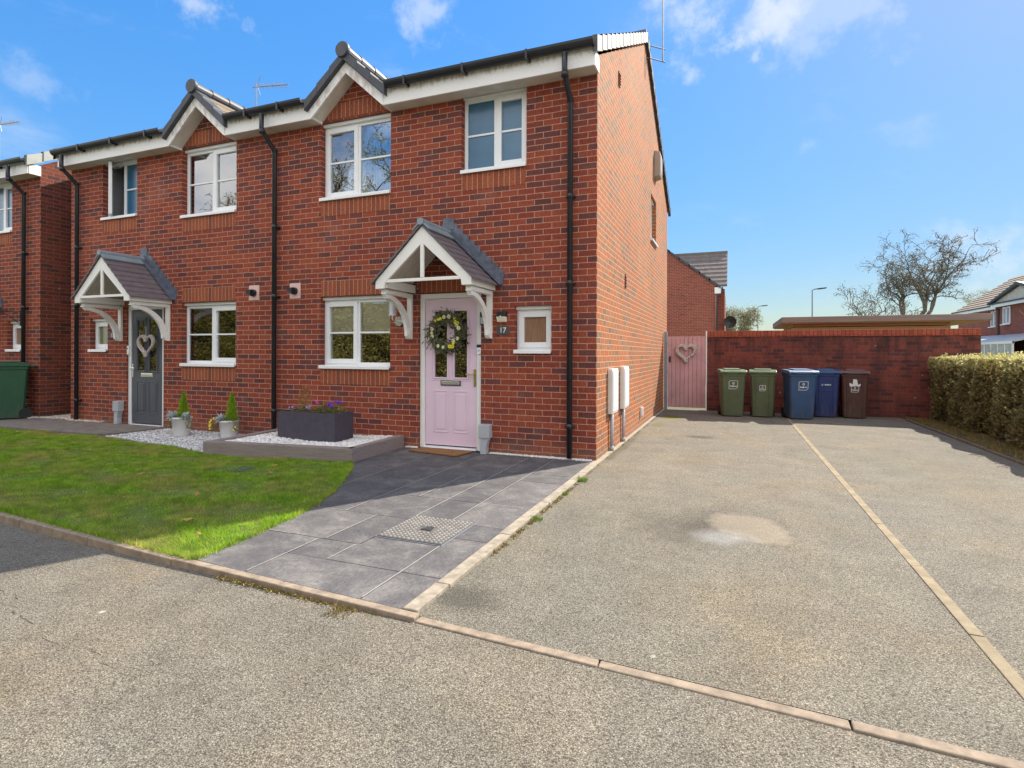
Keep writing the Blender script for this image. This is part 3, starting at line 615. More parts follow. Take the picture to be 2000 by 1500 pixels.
col(-2.02, -1.42, (-0.01, -0.62, -1.66, -2.50, -2.84)); col(-2.8, -2.02, (-0.01, -0.62, -1.66, -2.84)); col(-1.9, -1.11, (-2.84, -3.45)); col(-1.9, -1.15, (-3.45, -4.3)); col(-1.11, -0.82, (-2.84, -3.45)); col(-0.815, -0.30, (-3.288, -3.45))
col(-0.49, -0.285, (-2.742 - 0.0, -2.80)) if False else None
col(-1.15, -0.84, (-3.45, -3.755)); col(-0.84, -0.30, (-3.45, -3.755)); col(-1.15, -0.30, (-3.755, -4.3))
g = MB()
for (x0, x1, y0, y1) in SL:
    q = 0.003; c_ = clip(path_poly, x0 + q * 1.3, x1 - q * 1.3, y0 + q, y1 - q)
    if c_: dz = rng.uniform(-0.001, 0.001); g.prism(c_, 'z', 0.0045, 0.0135 + dz)
struct(g.build('paved_path', 'paver'))
g = MB()
for s_ in ((-0.49, -0.1, -0.49, -2.74), (-0.30, -3.29, -0.30, -4.12), (-0.81, -0.1, -0.81, -2.74), (-0.84, -3.46, -0.84, -3.75), (-1.10, -1.31, -1.10, -2.22), (-1.11, -2.84, -1.11, -3.44), (-1.15, -3.46, -1.15, -4.08), (-1.42, -0.05, -1.42, -2.84), (-2.02, -0.05, -2.02, -2.18)): strip(g, *s_, 0.0075, 0.0165)
for y, a, b in ((-2.84, -1.70, -1.42), (-3.45, -1.62, -1.42), (-2.22, -0.49, -0.1)): strip(g, a, y, b, y, 0.006, 0.0165)
struct(g.build('path_grout', 'grout', recalc=False))
# the neighbour's concrete path
g = MB(); g.prism([(-12, -1.0), (-9.4, -1.02), (-7.55, -0.95), (-7.38, -0.72), (-7.30, -0.02), (-12, -0.02)], 'z', -0.1, 0.045); struct(g.build('concrete_path', 'concrete_slab', bevel=0.01))
# lawn
LAWN = [(-13, -1.03), (-9.4, -1.06), (-7.6, -1.0), (-7.1, -1.02), (-6.3, -1.16), (-5.5, -1.22), (-4.72, -1.40), (-2.66, -1.19)] + PL[1:] + [(-1.6, -4.08), (-2.5, kx(-2.5) + 0.01), (-3.5, kx(-3.5) + 0.01), (-5, kx(-5) + 0.01), (-7, kx(-7) + 0.01), (-10, kx(-10) + 0.01), (-13, kx(-13) + 0.01)]
g = MB(); g.prism(LAWN, 'z', -0.1, 0.01); struct(g.build('lawn', 'thatch'))
def grass_patch(name, poly, n, h, wd, mtl, z0=0.008, lean=0.5):
    P = scatter(poly, n); n = len(P); a = rng.uniform(0, 2 * np.pi, n); hh = h * rng.uniform(0.5, 1.5, n); ww = wd * rng.uniform(0.7, 1.3, n)
    clump = 0.75 + 0.5 * np.sin(P[:, 0] * 5.1 + np.sin(P[:, 1] * 7)) * np.cos(P[:, 1] * 6.3 + P[:, 0]); hh *= clump
    B = np.c_[P, np.full(n, z0)]; t = np.c_[np.cos(a), np.sin(a), np.zeros(n)] * ww[:, None]
    la = rng.uniform(0, 2 * np.pi, n); l = lean * hh * rng.uniform(0.2, 1.4, n); T = B + np.c_[np.cos(la) * l, np.sin(la) * l, hh]
    V = np.stack([B - t, B + t, T], 1).reshape(-1, 3)
    return mesh_np(name, V, np.arange(3 * n).reshape(n, 3), mtl)
vis = [(-10.5, -1.05), (-7.6, -1.0), (-7.1, -1.02), (-6.3, -1.16), (-5.5, -1.22), (-4.72, -1.40), (-2.66, -1.19)] + PL[1:] + [(-1.6, -4.08), (-2.5, kx(-2.5) + 0.01), (-3.5, kx(-3.5) + 0.01), (-5, kx(-5) + 0.01), (-6, -3.6), (-10.5, -1.8)]
o = grass_patch('grass', vis, 330000, 0.030, 0.0026, 'grass', lean=0.9); tag(o, 'short mown green grass covering the front lawn', 'grass', kind='stuff')
def fringe(line, n, out):
    P = []
    for (x0, y0), (x1, y1) in zip(line, line[1:]):
        d = math.hypot(x1 - x0, y1 - y0); k = int(n * d); t_ = rng.uniform(0, 1, k); nx, ny = (y1 - y0) / d, -(x1 - x0) / d; o_ = rng.normal(0.0, 0.012, k) + out * rng.uniform(0, 1, k) ** 2 * (np.sin(t_ * 37 + x0 * 9) > -0.2)
        P.append(np.c_[x0 + (x1 - x0) * t_ + nx * o_, y0 + (y1 - y0) * t_ + ny * o_])
    P = np.vstack(P); k = len(P); a = rng.uniform(0, 6.28, k); hh = rng.uniform(0.02, 0.06, k); B = np.c_[P, np.full(k, 0.008)]; tt = np.c_[np.cos(a), np.sin(a), np.zeros(k)] * 0.0028; T = B + np.c_[rng.normal(0, 0.022, (k, 2)), hh]
    V = np.stack([B - tt, B + tt, T], 1).reshape(-1, 3); return mesh_np('lawn_fringe', V, np.arange(3 * k).reshape(k, 3), 'grass')
tag(fringe([(-2.66, -1.19)] + PL[1:], 900, -0.03), 'ragged grass blades overhanging the curved edge of the path', 'grass', kind='stuff')
tag(fringe([(x, kx(x) + 0.008) for x in (-1.6, -2.2, -3, -4, -5, -6)], 800, 0.02), 'ragged grass blades leaning over the kerb by the road', 'grass', kind='stuff')
o = grass_patch('verge_grass', [(4.76, -3), (5.2, -3), (5.25, 6.8), (4.76, 6.8)], 9000, 0.045, 0.004, 'moss', 0.015, 0.8); tag(o, 'thin rough grass growing between the driveway and hedge', 'grass', kind='stuff')
# weeds and moss along the edging
def strip_pts(n, x0, y0, x1, y1, w_):
    t = rng.uniform(0, 1, n); t = np.clip(t + 0.08 * np.sin(t * 40), 0, 1); return np.c_[x0 + (x1 - x0) * t, y0 + (y1 - y0) * t + 0 * t] + rng.normal(0, w_, (n, 2))
def moss_at(P, s, mtl, name, label, h=0.004):
    C = np.c_[P, np.abs(rng.normal(0.0, h, len(P))) + 0.002]; V, F = leaves(C, np.full(len(C), s)); o = mesh_np(name, V, F, mtl); return tag(o, label, name.replace('_', ' '), kind='stuff')
Pm = np.vstack([strip_pts(900, 0.075, -3.3, 0.075, -1.2, 0.012), strip_pts(500, 0.07, -0.9, 0.075, 5.5, 0.012)])
moss_at(Pm, 0.007, 'moss', 'moss', 'brown and yellow moss strung along the kerb beside the driveway')
t = rng.uniform(-1.3, -0.1, 1100); Pm = np.c_[t, np.array([kx(a) - 0.052 for a in t]) - np.abs(rng.normal(0, 0.016, len(t)))]
o = moss_at(Pm, 0.006, 'moss', 'moss', 'mossy debris lying on the road against the kerb of the path'); o.location.z = -0.014
def weed(x, y, n, rad, h, label):
    P = np.c_[x + rad * np.clip(rng.normal(0, 1, n), -1.3, 1.3), y + rad * np.clip(rng.normal(0, 1, n), -1.3, 1.3)]; a = rng.uniform(0, 6.28, n); hh = h * rng.uniform(0.4, 1.3, n); B = np.c_[P, np.zeros(n)]
    tt = np.c_[np.cos(a), np.sin(a), np.zeros(n)] * 0.003; T = B + np.c_[rng.normal(0, h * 0.5, (n, 2)), hh]; V = np.stack([B - tt, B + tt, T], 1).reshape(-1, 3)
    return tag(mesh_np('weed', V, np.arange(3 * n).reshape(n, 3), 'weed'), label, 'weed')
weed(0.085, -1.02, 160, 0.035, 0.05, 'largest green weed tuft by the kerb, just in front of the house corner')
weed(0.085, -1.62, 60, 0.02, 0.03, 'small green weed halfway along the kerb beside the driveway')
weed(0.085, -2.45, 90, 0.035, 0.035, 'green weed at the kerb level with the metal access cover')
o = weed(-0.32, -4.27, 70, 0.04, 0.035, 'yellowish dry weed tuft on the road side of the path corner'); o.location.z = -0.01; o.data.materials[0] = M['moss']
# fallen leaves on the lawn
lv = [(-8.9, -1.3, 'brown fallen leaf at the back of the lawn near the green bin'), (-7.35, -1.25, 'curled brown leaf on the lawn below the dark grey door'), (-5.2, -1.75, 'dry leaf on the lawn in front of the left end of the raised bed'), (-3.9, -1.78, 'orange leaf touching the left side of the drain cover in the lawn'),
      (-3.25, -1.75, 'brown leaf between the drain cover and the raised bed corner'), (-3.0, -2.05, 'curled leaf on the lawn just right of the drain cover'), (-4.2, -2.6, 'brown leaf on the shaded middle of the lawn'), (-6.4, -1.5, 'small leaf on the lawn near the stone chips'),
      (-2.9, -3.0, 'dry leaf on the lawn at the edge of the house shadow'), (-2.3, -3.55, 'largest pale leaf on the sunlit corner of the lawn'), (-1.95, -3.75, 'brown leaf on the sunlit lawn nearest the kerb and path'), (-3.4, -3.3, 'brown leaf on the shaded lawn near the road kerb')]
lm = None
for x, y, lab in lv:
    if lm is None:
        g = MB(); g.face([(x - 0.045, y, 0.05), (x - 0.01, y - 0.022, 0.038), (x + 0.045, y, 0.052), (x + 0.0, y + 0.022, 0.044)])
        me_o = g.build('fallen_leaf', 'dry_leaf', recalc=False)
        me_o.data.transform(Matrix.Translation((-x, -y, -0.04))); me_o.location = (x, y, 0.04); tag(me_o, lab, 'leaf', 'fallen leaves on the lawn'); lm = me_o
    else:
        c = lm.copy(); COL.objects.link(c); c['label'] = lab; c.location = (x, y, 0.035); c.rotation_euler = (rng.uniform(-0.3, 0.3), rng.uniform(-0.3, 0.3), rng.uniform(0, 6)); s_ = 1.25 if 'largest' in lab else rng.uniform(0.6, 1.0); c.scale = (s_, s_, s_)

# ------------------------------------------------------------------ windows, doors, canopies
FR = 0.055
def rect_frame(mb, a, b, c, d, y0, y1, w_, ax='y', m=0):
    def bx(u0, u1, z0, z1):
        if ax == 'y': mb.box(u0, u1, y0, y1, z0, z1, m)
        else: mb.box(y0, y1, u0, u1, z0, z1, m)
    bx(a, a + w_, c, d); bx(b - w_, b, c, d); bx(a + w_, b - w_, c, c + w_); bx(a + w_, b - w_, d - w_, d)
def window(house, fx, a, b, c, d, sash='left', glass='glass', lights=2, bar=True, blind=None, room='room', sillx=True, open_sash=False):
    """opening a..b (world x before mirroring), c..d; frame set 95 mm back"""
    y = 0.095
    f = MB(fx); rect_frame(f, a, b, c + 0.03, d - 0.045, y, y + 0.06, 0.045); mid = (a + b) / 2
    if lights == 2: f.box(mid - 0.028, mid + 0.028, y + 0.001, y + 0.058, c + 0.075, d - 0.09)
    f.box(a, b, y - 0.045, y + 0.05, d - 0.045, d - 0.002)          # head vent canopy
    W_ = f.build('window', 'upvc', house, bevel=0.004)
    cells = [(a + 0.045, mid - 0.028), (mid + 0.028, b - 0.045)] if lights == 2 else [(a + 0.045, b - 0.045)]
    zc, zd = c + 0.075, d - 0.09
    for i, (p, q) in enumerate(cells):
        is_sash = (lights == 1) or (i == (0 if sash == 'left' else 1))
        if is_sash and open_sash:
            # side-hung sash standing open towards the road
            s_ = MB(); wd = q - p; hx = fx(p); ang = R(34); ca, sa = math.cos(ang), math.sin(ang); sgn = 1 if fx(q) > fx(p) else -1
            hx = min(fx(p), fx(q)); zz0, zz1 = zc - 0.02, zd + 0.02
            P = lambda u, t: (hx + ca * u + t * sa, 0.085 - sa * u + t * ca, 0)
            def ob(u0, u1, z0, z1, t0=0.0, t1=0.05):
                i0 = [s_.pt((P(u, t)[0], P(u, t)[1], z)) for z in (z0, z1) for t in (t0, t1) for u in (u0, u1)]
                for qd in ((0, 2, 3, 1), (4, 5, 7, 6), (0, 1, 5, 4), (1, 3, 7, 5), (3, 2, 6, 7), (2, 0, 4, 6)): s_.idx([i0[k] for k in qd])
            ob(0, 0.06, zz0, zz1); ob(wd - 0.06, wd, zz0, zz1); ob(0.06, wd - 0.06, zz0, zz0 + 0.06); ob(0.06, wd - 0.06, zz1 - 0.06, zz1); ob(0.06, wd - 0.06, (zz0 + zz1) / 2 - 0.012, (zz0 + zz1) / 2 + 0.012, 0.01, 0.04)
            so_ = s_.build('sash', 'upvc', W_, label='side-hung sash standing open')
            s_ = MB(); ob(0.06, wd - 0.06, zz0 + 0.06, zz1 - 0.06, 0.022, 0.028); s_.build('pane', glass, W_)
            continue
        w2 = 0.0
        if is_sash:
            s_ = MB(fx); rect_frame(s_, p - 0.018, q + 0.018, zc - 0.018, zd + 0.018, y - 0.014, y + 0.05, 0.068); w2 = 0.048
            s_.build('sash', 'upvc', W_, bevel=0.005)
        if bar:
            s_ = MB(fx); zm = (zc + zd) / 2; s_.box(p + w2, q - w2, y + 0.004, y + 0.034, zm - 0.012, zm + 0.012); s_.build('glazing_bar', 'upvc', W_)
        s_ = MB(fx); s_.box(p + w2, q - w2, y + 0.020, y + 0.026, zc + w2, zd - w2); s_.build('pane', glass, W_)
    s_ = MB(fx); s_.box(a - 0.002, b + 0.002, -0.035, y + 0.03, c - 0.004, c + 0.03); s_.box(a - 0.002, b + 0.002, -0.04, -0.028, c - 0.018, c + 0.024); s_.build('sill', 'upvc', W_, bevel=0.004)
    if glass in ('glass', 'glass_up'):
        r_ = MB(fx); Y0, Y1 = y + 0.062, y + 1.6
        r_.face([(a, Y1, c), (b, Y1, c), (b, Y1, d), (a, Y1, d)]); r_.face([(a, Y0, c), (a, Y1, c), (a, Y1, d), (a, Y0, d)]); r_.face([(b, Y0, c), (b, Y1, c), (b, Y1, d), (b, Y0, d)])
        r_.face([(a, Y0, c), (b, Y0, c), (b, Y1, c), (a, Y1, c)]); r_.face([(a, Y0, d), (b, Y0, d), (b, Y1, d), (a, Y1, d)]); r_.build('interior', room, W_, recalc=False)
    if blind == 'roman':
        s_ = MB(fx); zt = d - 0.08; zb = c + 0.48; k = 0; n_ = 7; hgt = (zt - zb) / n_
        for i in range(n_): s_.prism([(y + 0.068, zb + i * hgt), (y + 0.105, zb + i * hgt + 0.01), (y + 0.075, zb + (i + 1) * hgt + 0.012), (y + 0.065, zb + (i + 1) * hgt)], 'x', a + 0.06, b - 0.06)
        s_.build('blind', 'blind', W_)
    if blind == 'venetian':
        s_ = MB(fx); z = d - 0.1
        while z > c + 0.5: s_.prism([(y + 0.066, z), (y + 0.10, z + 0.028), (y + 0.102, z + 0.025), (y + 0.068, z - 0.003)], 'x', a + 0.06, b - 0.06); z -= 0.045
        s_.build('blind', 'blind', W_)
    if blind == 'curtain':
        s_ = MB(fx)
        for k in range(8): s_.box(a + 0.62 + 0.05 * k, a + 0.655 + 0.05 * k, y + 0.10 + 0.012 * (k % 2), y + 0.13 + 0.012 * (k % 2), c + 0.03, d - 0.05)
        s_.build('curtain', 'room_light', W_)
    return W_

def door(house, fx, a, b, paint, frame_m, handle_right, metal, letter):
    z0, z1 = 0.02, 2.10; y = 0.028
    f = MB(fx); fw = 0.068; f.box(a, a + fw, y, y + 0.08, z0, z1); f.box(b - fw, b, y, y + 0.08, z0, z1); f.box(a + fw, b - fw, y, y + 0.08, z1 - fw, z1)
    D = f.build('door', frame_m, house, bevel=0.004)
    p, q = a + fw + 0.004, b - fw - 0.004; cz0, cz1 = z0 + 0.045, z1 - fw - 0.004; W = q - p; yl = y + 0.018
    gx = [(p + 0.145, p + 0.145 + 0.19), (q - 0.145 - 0.19, q - 0.145)]; G0, G1 = 0.975, 1.86
    l = MB(fx); l.sheet('y', yl, p, q, cz0, cz1, [(u, v_, G0, G1) for u, v_ in gx], 0.02)
    l.face([(p, yl + 0.04, cz0), (q, yl + 0.04, cz0), (q, yl + 0.04, G0), (p, yl + 0.04, G0)])
    for u, v_ in gx:
        rect_frame(l, u - 0.045, v_ + 0.045, G0 - 0.045, G1 + 0.045, yl - 0.006, yl + 0.001, 0.012); rect_frame(l, u - 0.02, v_ + 0.02, G0 - 0.02, G1 + 0.02, yl - 0.012, yl + 0.001, 0.02)
        rect_frame(l, u - 0.02, v_ + 0.02, 0.235, 0.80, yl - 0.006, yl + 0.001, 0.018); l.box(u + 0.025, v_ - 0.025, yl - 0.007, yl + 0.001, 0.28, 0.755)
    l.build('door_leaf', paint, D, bevel=0.004)
    g_ = MB(fx)
    for u, v_ in gx: g_.box(u, v_, yl + 0.008, yl + 0.012, G0, G1)
    g_.build('door_glass', 'glass', D)
    r_ = MB(fx); r_.box(p, q, yl + 0.3, yl + 0.31, cz0, cz1); r_.box(p - 0.01, p, yl + 0.05, yl + 0.3, cz0, cz1); r_.box(q, q + 0.01, yl + 0.05, yl + 0.3, cz0, cz1); r_.build('hallway', 'room', D)
    h = MB(fx); hx = q - 0.03 if handle_right else p + 0.03; sg = -1 if handle_right else 1
    h.box(hx - 0.016, hx + 0.016, yl - 0.012, yl, 0.86, 1.09); h.tube([(hx, yl - 0.01, 1.02), (hx, yl - 0.055, 1.02), (hx + sg * 0.11, yl - 0.055, 1.02)], 0.009); h.lathe((hx, yl - 0.014, 0.92), [(0.012, 0), (0.012, 0.01)], 12, ax='y'); h.build('handle', metal, D, bevel=0.003)
    c = (p + q) / 2; lb = MB(fx); lb.box(c - 0.15, c + 0.15, yl - 0.012, yl, 0.865, 0.935, 0); lb.box(c - 0.138, c + 0.138, yl - 0.018, yl - 0.012, 0.877, 0.923, 1); lb.build('letterbox', ['black' if letter else 'chrome', 'chrome'], D, bevel=0.003)
    t_ = MB(fx); t_.box(a + fw, b - fw, y - 0.02, y + 0.08, z0, z0 + 0.028); t_.box(a + fw, b - fw, y - 0.035, y + 0.02, z0 - 0.015, z0 + 0.012, 1); t_.build('threshold', ['upvc', 'chrome'], D, bevel=0.003)
    return D

def canopy(house, cx):
    HW, D_, zb, zs, za = 0.667, 0.70, 2.10, 2.19, 2.834; sl_ = (za - zs) / HW
    c = MB(); bw = 0.165
    inner_z = za - 0.20; xi = HW - 0.11
    # barge chevron with feet
    for s_ in (-1, 1):
        pts = [(cx, za), (cx + s_ * HW, zs), (cx + s_ * HW, zb), (cx + s_ * (HW - 0.13), zb), (cx + s_ * (HW - 0.14), zb + 0.075), (cx, inner_z)]
        c.prism(pts if s_ > 0 else pts[::-1], 'y', -D_ - 0.012, -D_ + 0.022)
        c.box(*sorted((cx + s_ * (HW - 0.02), cx + s_ * (HW - 0.002))), -D_ + 0.022, -0.001, zb + 0.002, zs - 0.004)        # side fascia
        c.box(*sorted((cx + s_ * (HW - 0.13), cx + s_ * (HW - 0.022))), -D_ + 0.024, -0.001, zb + 0.03, zb + 0.045)         # foot soffit
        c.box(*sorted((cx + s_ * (HW - 0.15), cx + s_ * (HW - 0.132))), -D_ + 0.024, -0.001, zb + 0.01, zb + 0.12)
    c.box(cx - HW + 0.13, cx + HW - 0.13, -D_ - 0.008, -D_ + 0.018, 2.172, 2.212); c.box(cx - 0.024, cx + 0.024, -D_ - 0.010, -D_ + 0.018, 2.213, inner_z + 0.02)
    cn = c.build('canopy', 'timber_white', house, bevel=0.004)
    # boarded slopes underneath
    s2 = MB()
    for s_ in (-1, 1):
        for k in range(9):
            y0 = -D_ + 0.024 + k * 0.074; y1 = y0 + 0.070
            A = (cx + s_ * (HW - 0.03), zs - 0.03); B = (cx, za - 0.035); t_ = 0.012
            s2.prism([A, B, (B[0], B[1] + t_), (A[0], A[1] + t_)], 'y', y0, min(y1, -0.004))
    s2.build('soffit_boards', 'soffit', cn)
    r_ = MB()
    n_ = 8; X1 = HW + 0.045
    for s_ in (-1, 1):
        for k in range(n_):
            u0, u1 = k / n_, (k + 1) / n_ + 0.02; zt = za + 0.02; d = (X1) ; 
            A = (cx + s_ * d * u1, zt - sl_ * d * u1); B = (cx + s_ * d * u0, zt - sl_ * d * u0); e = 0.012; lift = 0.026
            r_.prism([(A[0], A[1] + lift), (B[0], B[1] + 0.006), (B[0], B[1] - e), (A[0], A[1] + lift - 0.022)], 'y', -D_ - 0.04, -0.004)
    r_.build('canopy_roof', 'canopy_tile', cn)
    rc = MB(); rc.tube([(cx, -D_ - 0.055, za + 0.05), (cx, -0.03, za + 0.05)], 0.042, 14)
    for s_ in (-1, 1):
        rc.prism([(cx, za + 0.075), (cx + s_ * 0.115, za - 0.035), (cx + s_ * 0.115, za - 0.052), (cx, za + 0.045)], 'y', -D_ - 0.045, -0.02)
    rc.build('ridge_cap', 'ridge_blue', cn)
    fl = MB()
    for s_ in (-1, 1):
        # stepped lead flashing dressed up the wall
        zt = za + 0.075; n2 = 9
        for k in range(n2):
            u0, u1 = k / n2, (k + 1) / n2; x0, x1 = cx + s_ * 0.75 * u0, cx + s_ * 0.75 * (u1 + 0.012)
            zl0, zl1 = zt - 0.035 - sl_ * 0.75 * u0, zt - 0.035 - sl_ * 0.75 * u1; top = zl0 + 0.165 - 0.012 * k * 0
            fl.prism([(x0, zl0 - 0.03), (x1, zl1 - 0.03), (x1 + s_ * 0.03, top - 0.055), (x1 + s_ * 0.012, top - 0.03), (x0, top)], 'y', -0.012 - 0.002 * (k % 2), -0.001)
        fl.prism([(cx, zt + 0.01), (cx + s_ * 0.76, zt - sl_ * 0.76 + 0.01), (cx + s_ * 0.76, zt - sl_ * 0.76 - 0.01), (cx, zt - 0.012)], 'y', -0.10, -0.014)
    fl.box(cx - 0.09, cx + 0.07, -0.02, -0.001, za + 0.10, za + 0.255)
    fl.build('flashing', 'lead', cn)
    for s_ in (-1, 1):
        b = MB(); xc = cx + s_ * (HW - 0.075); h2 = 0.036
        x0, x1 = xc - h2, xc + h2
        b.box(x0, x1, -0.045, -0.002, 1.485, zb); b.box(x0, x1, -D_ + 0.06, -0.045, zb - 0.055, zb)
        prof_o, prof_i = [], []
        for k in range(11):
            a_ = k / 10 * math.pi / 2
            # quarter arch springing from the wall foot to the front of the top rail
            prof_o.append((-D_ + 0.12 + (D_ - 0.165) * math.sin(a_), zb - 0.055 - 0.47 * (1 - math.cos(a_))))
            prof_i.append((-D_ + 0.085 + (D_ - 0.165) * math.sin(a_) - 0.045 * math.sin(a_), zb - 0.105 - 0.47 * (1 - math.cos(a_)) ))
        for k in range(10): b.prism([prof_o[k], prof_o[k + 1], prof_i[k + 1], prof_i[k]], 'x', x0 + 0.012, x1 - 0.012)
        b.box(x0 + 0.004, x1 - 0.004, -0.092, -0.045, 1.545, 1.625); b.prism([(-0.045, 1.485), (-0.085, 1.50), (-0.10, 1.53), (-0.08, 1.545), (-0.045, 1.545)], 'x', x0 + 0.004, x1 - 0.004)
        for k in range(3): b.box(x0 + 0.006, x1 - 0.006, -D_ + 0.045 + 0.03 * k, -D_ + 0.10 + 0.03 * k, zb - 0.065 - 0.024 * k, zb - 0.041 - 0.024 * k)
        b.build('bracket', 'timber_white', cn, bevel=0.004)
    return cn

def downpipe(house, x, zt=4.80, foot=0.04, y0=-0.32):
    d = MB(); r_ = 0.034
    d.tube([(x, y0, zt), (x, y0, 4.60), (x, y0 + 0.02, 4.56), (x, -0.085, 4.36), (x, -0.065, 4.32), (x, -0.065, foot)], r_, 14)
    for z in (4.36, 4.56): d.tube([(x, -0.068 if z < 4.5 else y0 + 0.01, z - 0.035), (x, -0.068 if z < 4.5 else y0 + 0.01, z + 0.02)], r_ + 0.008, 14)
    for z in (0.42, 2.15, 3.2): d.tube([(x, -0.065, z - 0.03), (x, -0.065, z + 0.03)], r_ + 0.006, 14); d.box(x - 0.055, x + 0.055, -0.05, -0.004, z - 0.012, z + 0.012)
    return d.build('downpipe', 'black', house, smooth=True)

def build_house(fx, corner, party, door_c, name, label, door_cfg, is_left):
    """corner/party are real x; fx maps the right-hand house's x to this one's"""
    loc = ((corner + party) / 2, 3.85, 0.0); H = thing(name, label, 'house', loc)
    e = 0.0
    dc = door_c
    opens = {'gf': (-4.12, -2.91, 1.085, 2.115), 'up': (-4.12, -2.91, 3.53, 4.665), 'r': (-1.815, -0.905, 3.665, 4.70), 'sm': (-1.055, -0.568, 1.315, 1.90)}
    inv = (lambda x: x) if not is_left else (lambda x: -9.90 - x)       # real -> builder x
    dcb = inv(dc); cb, pb = inv(corner), inv(party)
    holes = [opens['gf'], opens['up'], opens['r'], opens['sm'], (dcb - 0.463, dcb + 0.463, 0.0, 2.105)]
    lo, hi = min(cb, pb), max(cb, pb)
    w_ = MB(fx); w_.sheet('y', 0, lo, hi, -0.1, 4.70, holes, 0.10)
    gx, gz, hw = -3.50, 5.19, 0.60
    # gablet triangle, soldiers and lintels (material 2 = soldier course)
    w_.face([(gx - hw, 0, 4.70), (gx + hw, 0, 4.70), (gx, 0, 5.235)])
    def sol(a, b, z0, z1, cut=None): w_.box(a, b, -0.0035, 0.0, z0, z1, 2, (0, -z0 + 0.012))
    sol(-4.11, -2.92, 0.845, 1.07); sol(-4.10, -2.93, 2.125, 2.35); sol(-4.11, -2.92, 3.29, 3.515); sol(-1.81, -0.915, 3.43, 3.65); sol(dcb - 0.46, dcb + 0.46, 2.115, 2.34)
    w_.prism([(gx - 0.56, 4.69), (gx + 0.56, 4.69), (gx + 0.33, 4.905), (gx - 0.33, 4.905)], 'y', -0.0035, 0.0, 2, (0, -4.69 + 0.012))
    # flank: front to back with gable
    sw = MB(); X = corner
    sh = [(4.72, 5.55, 3.56, 4.50)] if not is_left else []
    w2 = MB(); w2.sheet('x', X, 0.0, 7.7, -0.1, 4.70, sh, -0.10, 1); w2.face([(X, 0, 4.70), (X, 7.7, 4.70), (X, 7.7, 4.87), (X, 3.85, 7.03), (X, 0.0, 4.87)], 1)
    Xp = party; w2.face([(Xp, 0, -0.1), (Xp, 7.7, -0.1), (Xp, 7.7, 4.8), (Xp, 3.85, 7.0), (Xp, 0.0, 4.8)], 1)
    w2.face([(X, 7.7, -0.1), (Xp, 7.7, -0.1), (Xp, 7.7, 4.8), (X, 7.7, 4.8)], 1)
    off = len(w_.v); w_.v += w2.v; w_.f += [[i + off for i in f] for f in w2.f]; w_.m += w2.m; w_.uo += w2.uo
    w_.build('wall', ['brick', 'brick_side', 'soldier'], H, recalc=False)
    # windows
    if not is_left:
        window(H, fx, *opens['gf'], sash='left', blind='roman')
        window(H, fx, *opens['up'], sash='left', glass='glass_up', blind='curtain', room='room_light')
        window(H, fx, *opens['r'], sash='right', glass='obscure')
        window(H, fx, *opens['sm'], lights=1, glass='tan_glass', bar=False)
        # flank window
        s_ = MB(); rect_frame(s_, 4.72, 5.55, 3.59, 4.46, X - 0.15, X - 0.09, 0.05, 'x'); W_ = s_.build('window', 'upvc', H)
        s_ = MB(); s_.box(X - 0.13, X - 0.12, 4.77, 5.50, 3.64, 4.41); s_.build('pane', 'obscure', W_)
        s_ = MB(); s_.box(X - 0.1, X + 0.045, 4.71, 5.56, 3.555, 3.59); s_.build('sill', 'upvc', W_); s_ = MB(); s_.box(X - 0.1, X - 0.05, 4.72, 5.55, 4.45, 4.495); s_.build('head_trim', 'upvc', W_)
        for y0, z0, z1 in ((0.64, 0.51, 1.10), (1.49, 0.50, 1.11)):
            b = MB(); b.box(X + 0.001, X + 0.062, y0, y0 + 0.40, z0, z1); bo = b.build('meter_box', 'meter', H, bevel=0.008)
            d = MB(); d.box(X + 0.062, X + 0.070, y0 + 0.02, y0 + 0.38, z0 + 0.03, z1 - 0.03); d.box(X + 0.070, X + 0.073, y0 + 0.05, y0 + 0.35, z0 + 0.07, z1 - 0.07); d.build('meter_door', 'upvc', bo, bevel=0.004)
            pcs = MB(); pcs.tube([(X + 0.032, y0 + 0.12, z0), (X + 0.032, y0 + 0.12, 0.02)], 0.022, 12); pcs.tube([(X + 0.032, y0 + 0.12, 0.02), (X + 0.032, y0 + 0.12, 0.08)], 0.027, 12); pcs.build('conduit', 'grey_box', bo, smooth=True)
        for y0, z0 in ((1.86, 2.30), (1.30, 5.10)):
            b = MB()
            b.box(X + 0.001, X + 0.014, y0, y0 + 0.10, z0, z0 + 0.2)
            for k in range(4): b.prism([(X + 0.014, z0 + 0.03 + k * 0.042), (X + 0.026, z0 + 0.026 + k * 0.042), (X + 0.014, z0 + 0.055 + k * 0.042)], 'y', y0 + 0.01, y0 + 0.09)
            b.build('air_vent', 'terracotta', H)
        b = MB(); b.box(X + 0.001, X + 0.05, 3.40, 3.47, 0.20, 0.36); b.build('pipe_stub', 'upvc', H, bevel=0.01)
        b = MB(); b.prism([(X + 0.001, 4.95), (X + 0.11, 4.98), (X + 0.13, 5.05), (X + 0.13, 5.38), (X + 0.11, 5.47), (X + 0.001, 5.50)], 'y', 5.18, 5.52); b.build('alarm_box', plain('brown_alarm_box', (0.40, 0.33, 0.28), 0.5, 0.05), H, bevel=0.008)
    else:
        window(H, fx, *opens['gf'], sash='left', blind='venetian')
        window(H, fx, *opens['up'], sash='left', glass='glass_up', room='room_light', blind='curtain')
        window(H, fx, *opens['r'], sash='right', glass='obscure', open_sash=True)
        window(H, fx, *opens['sm'], lights=1, glass='green_glass', bar=False)
        # room behind the open sash
        a, b_, c_, d_ = opens['r']; r_ = MB(fx); Y0, Y1 = 0.16, 1.5
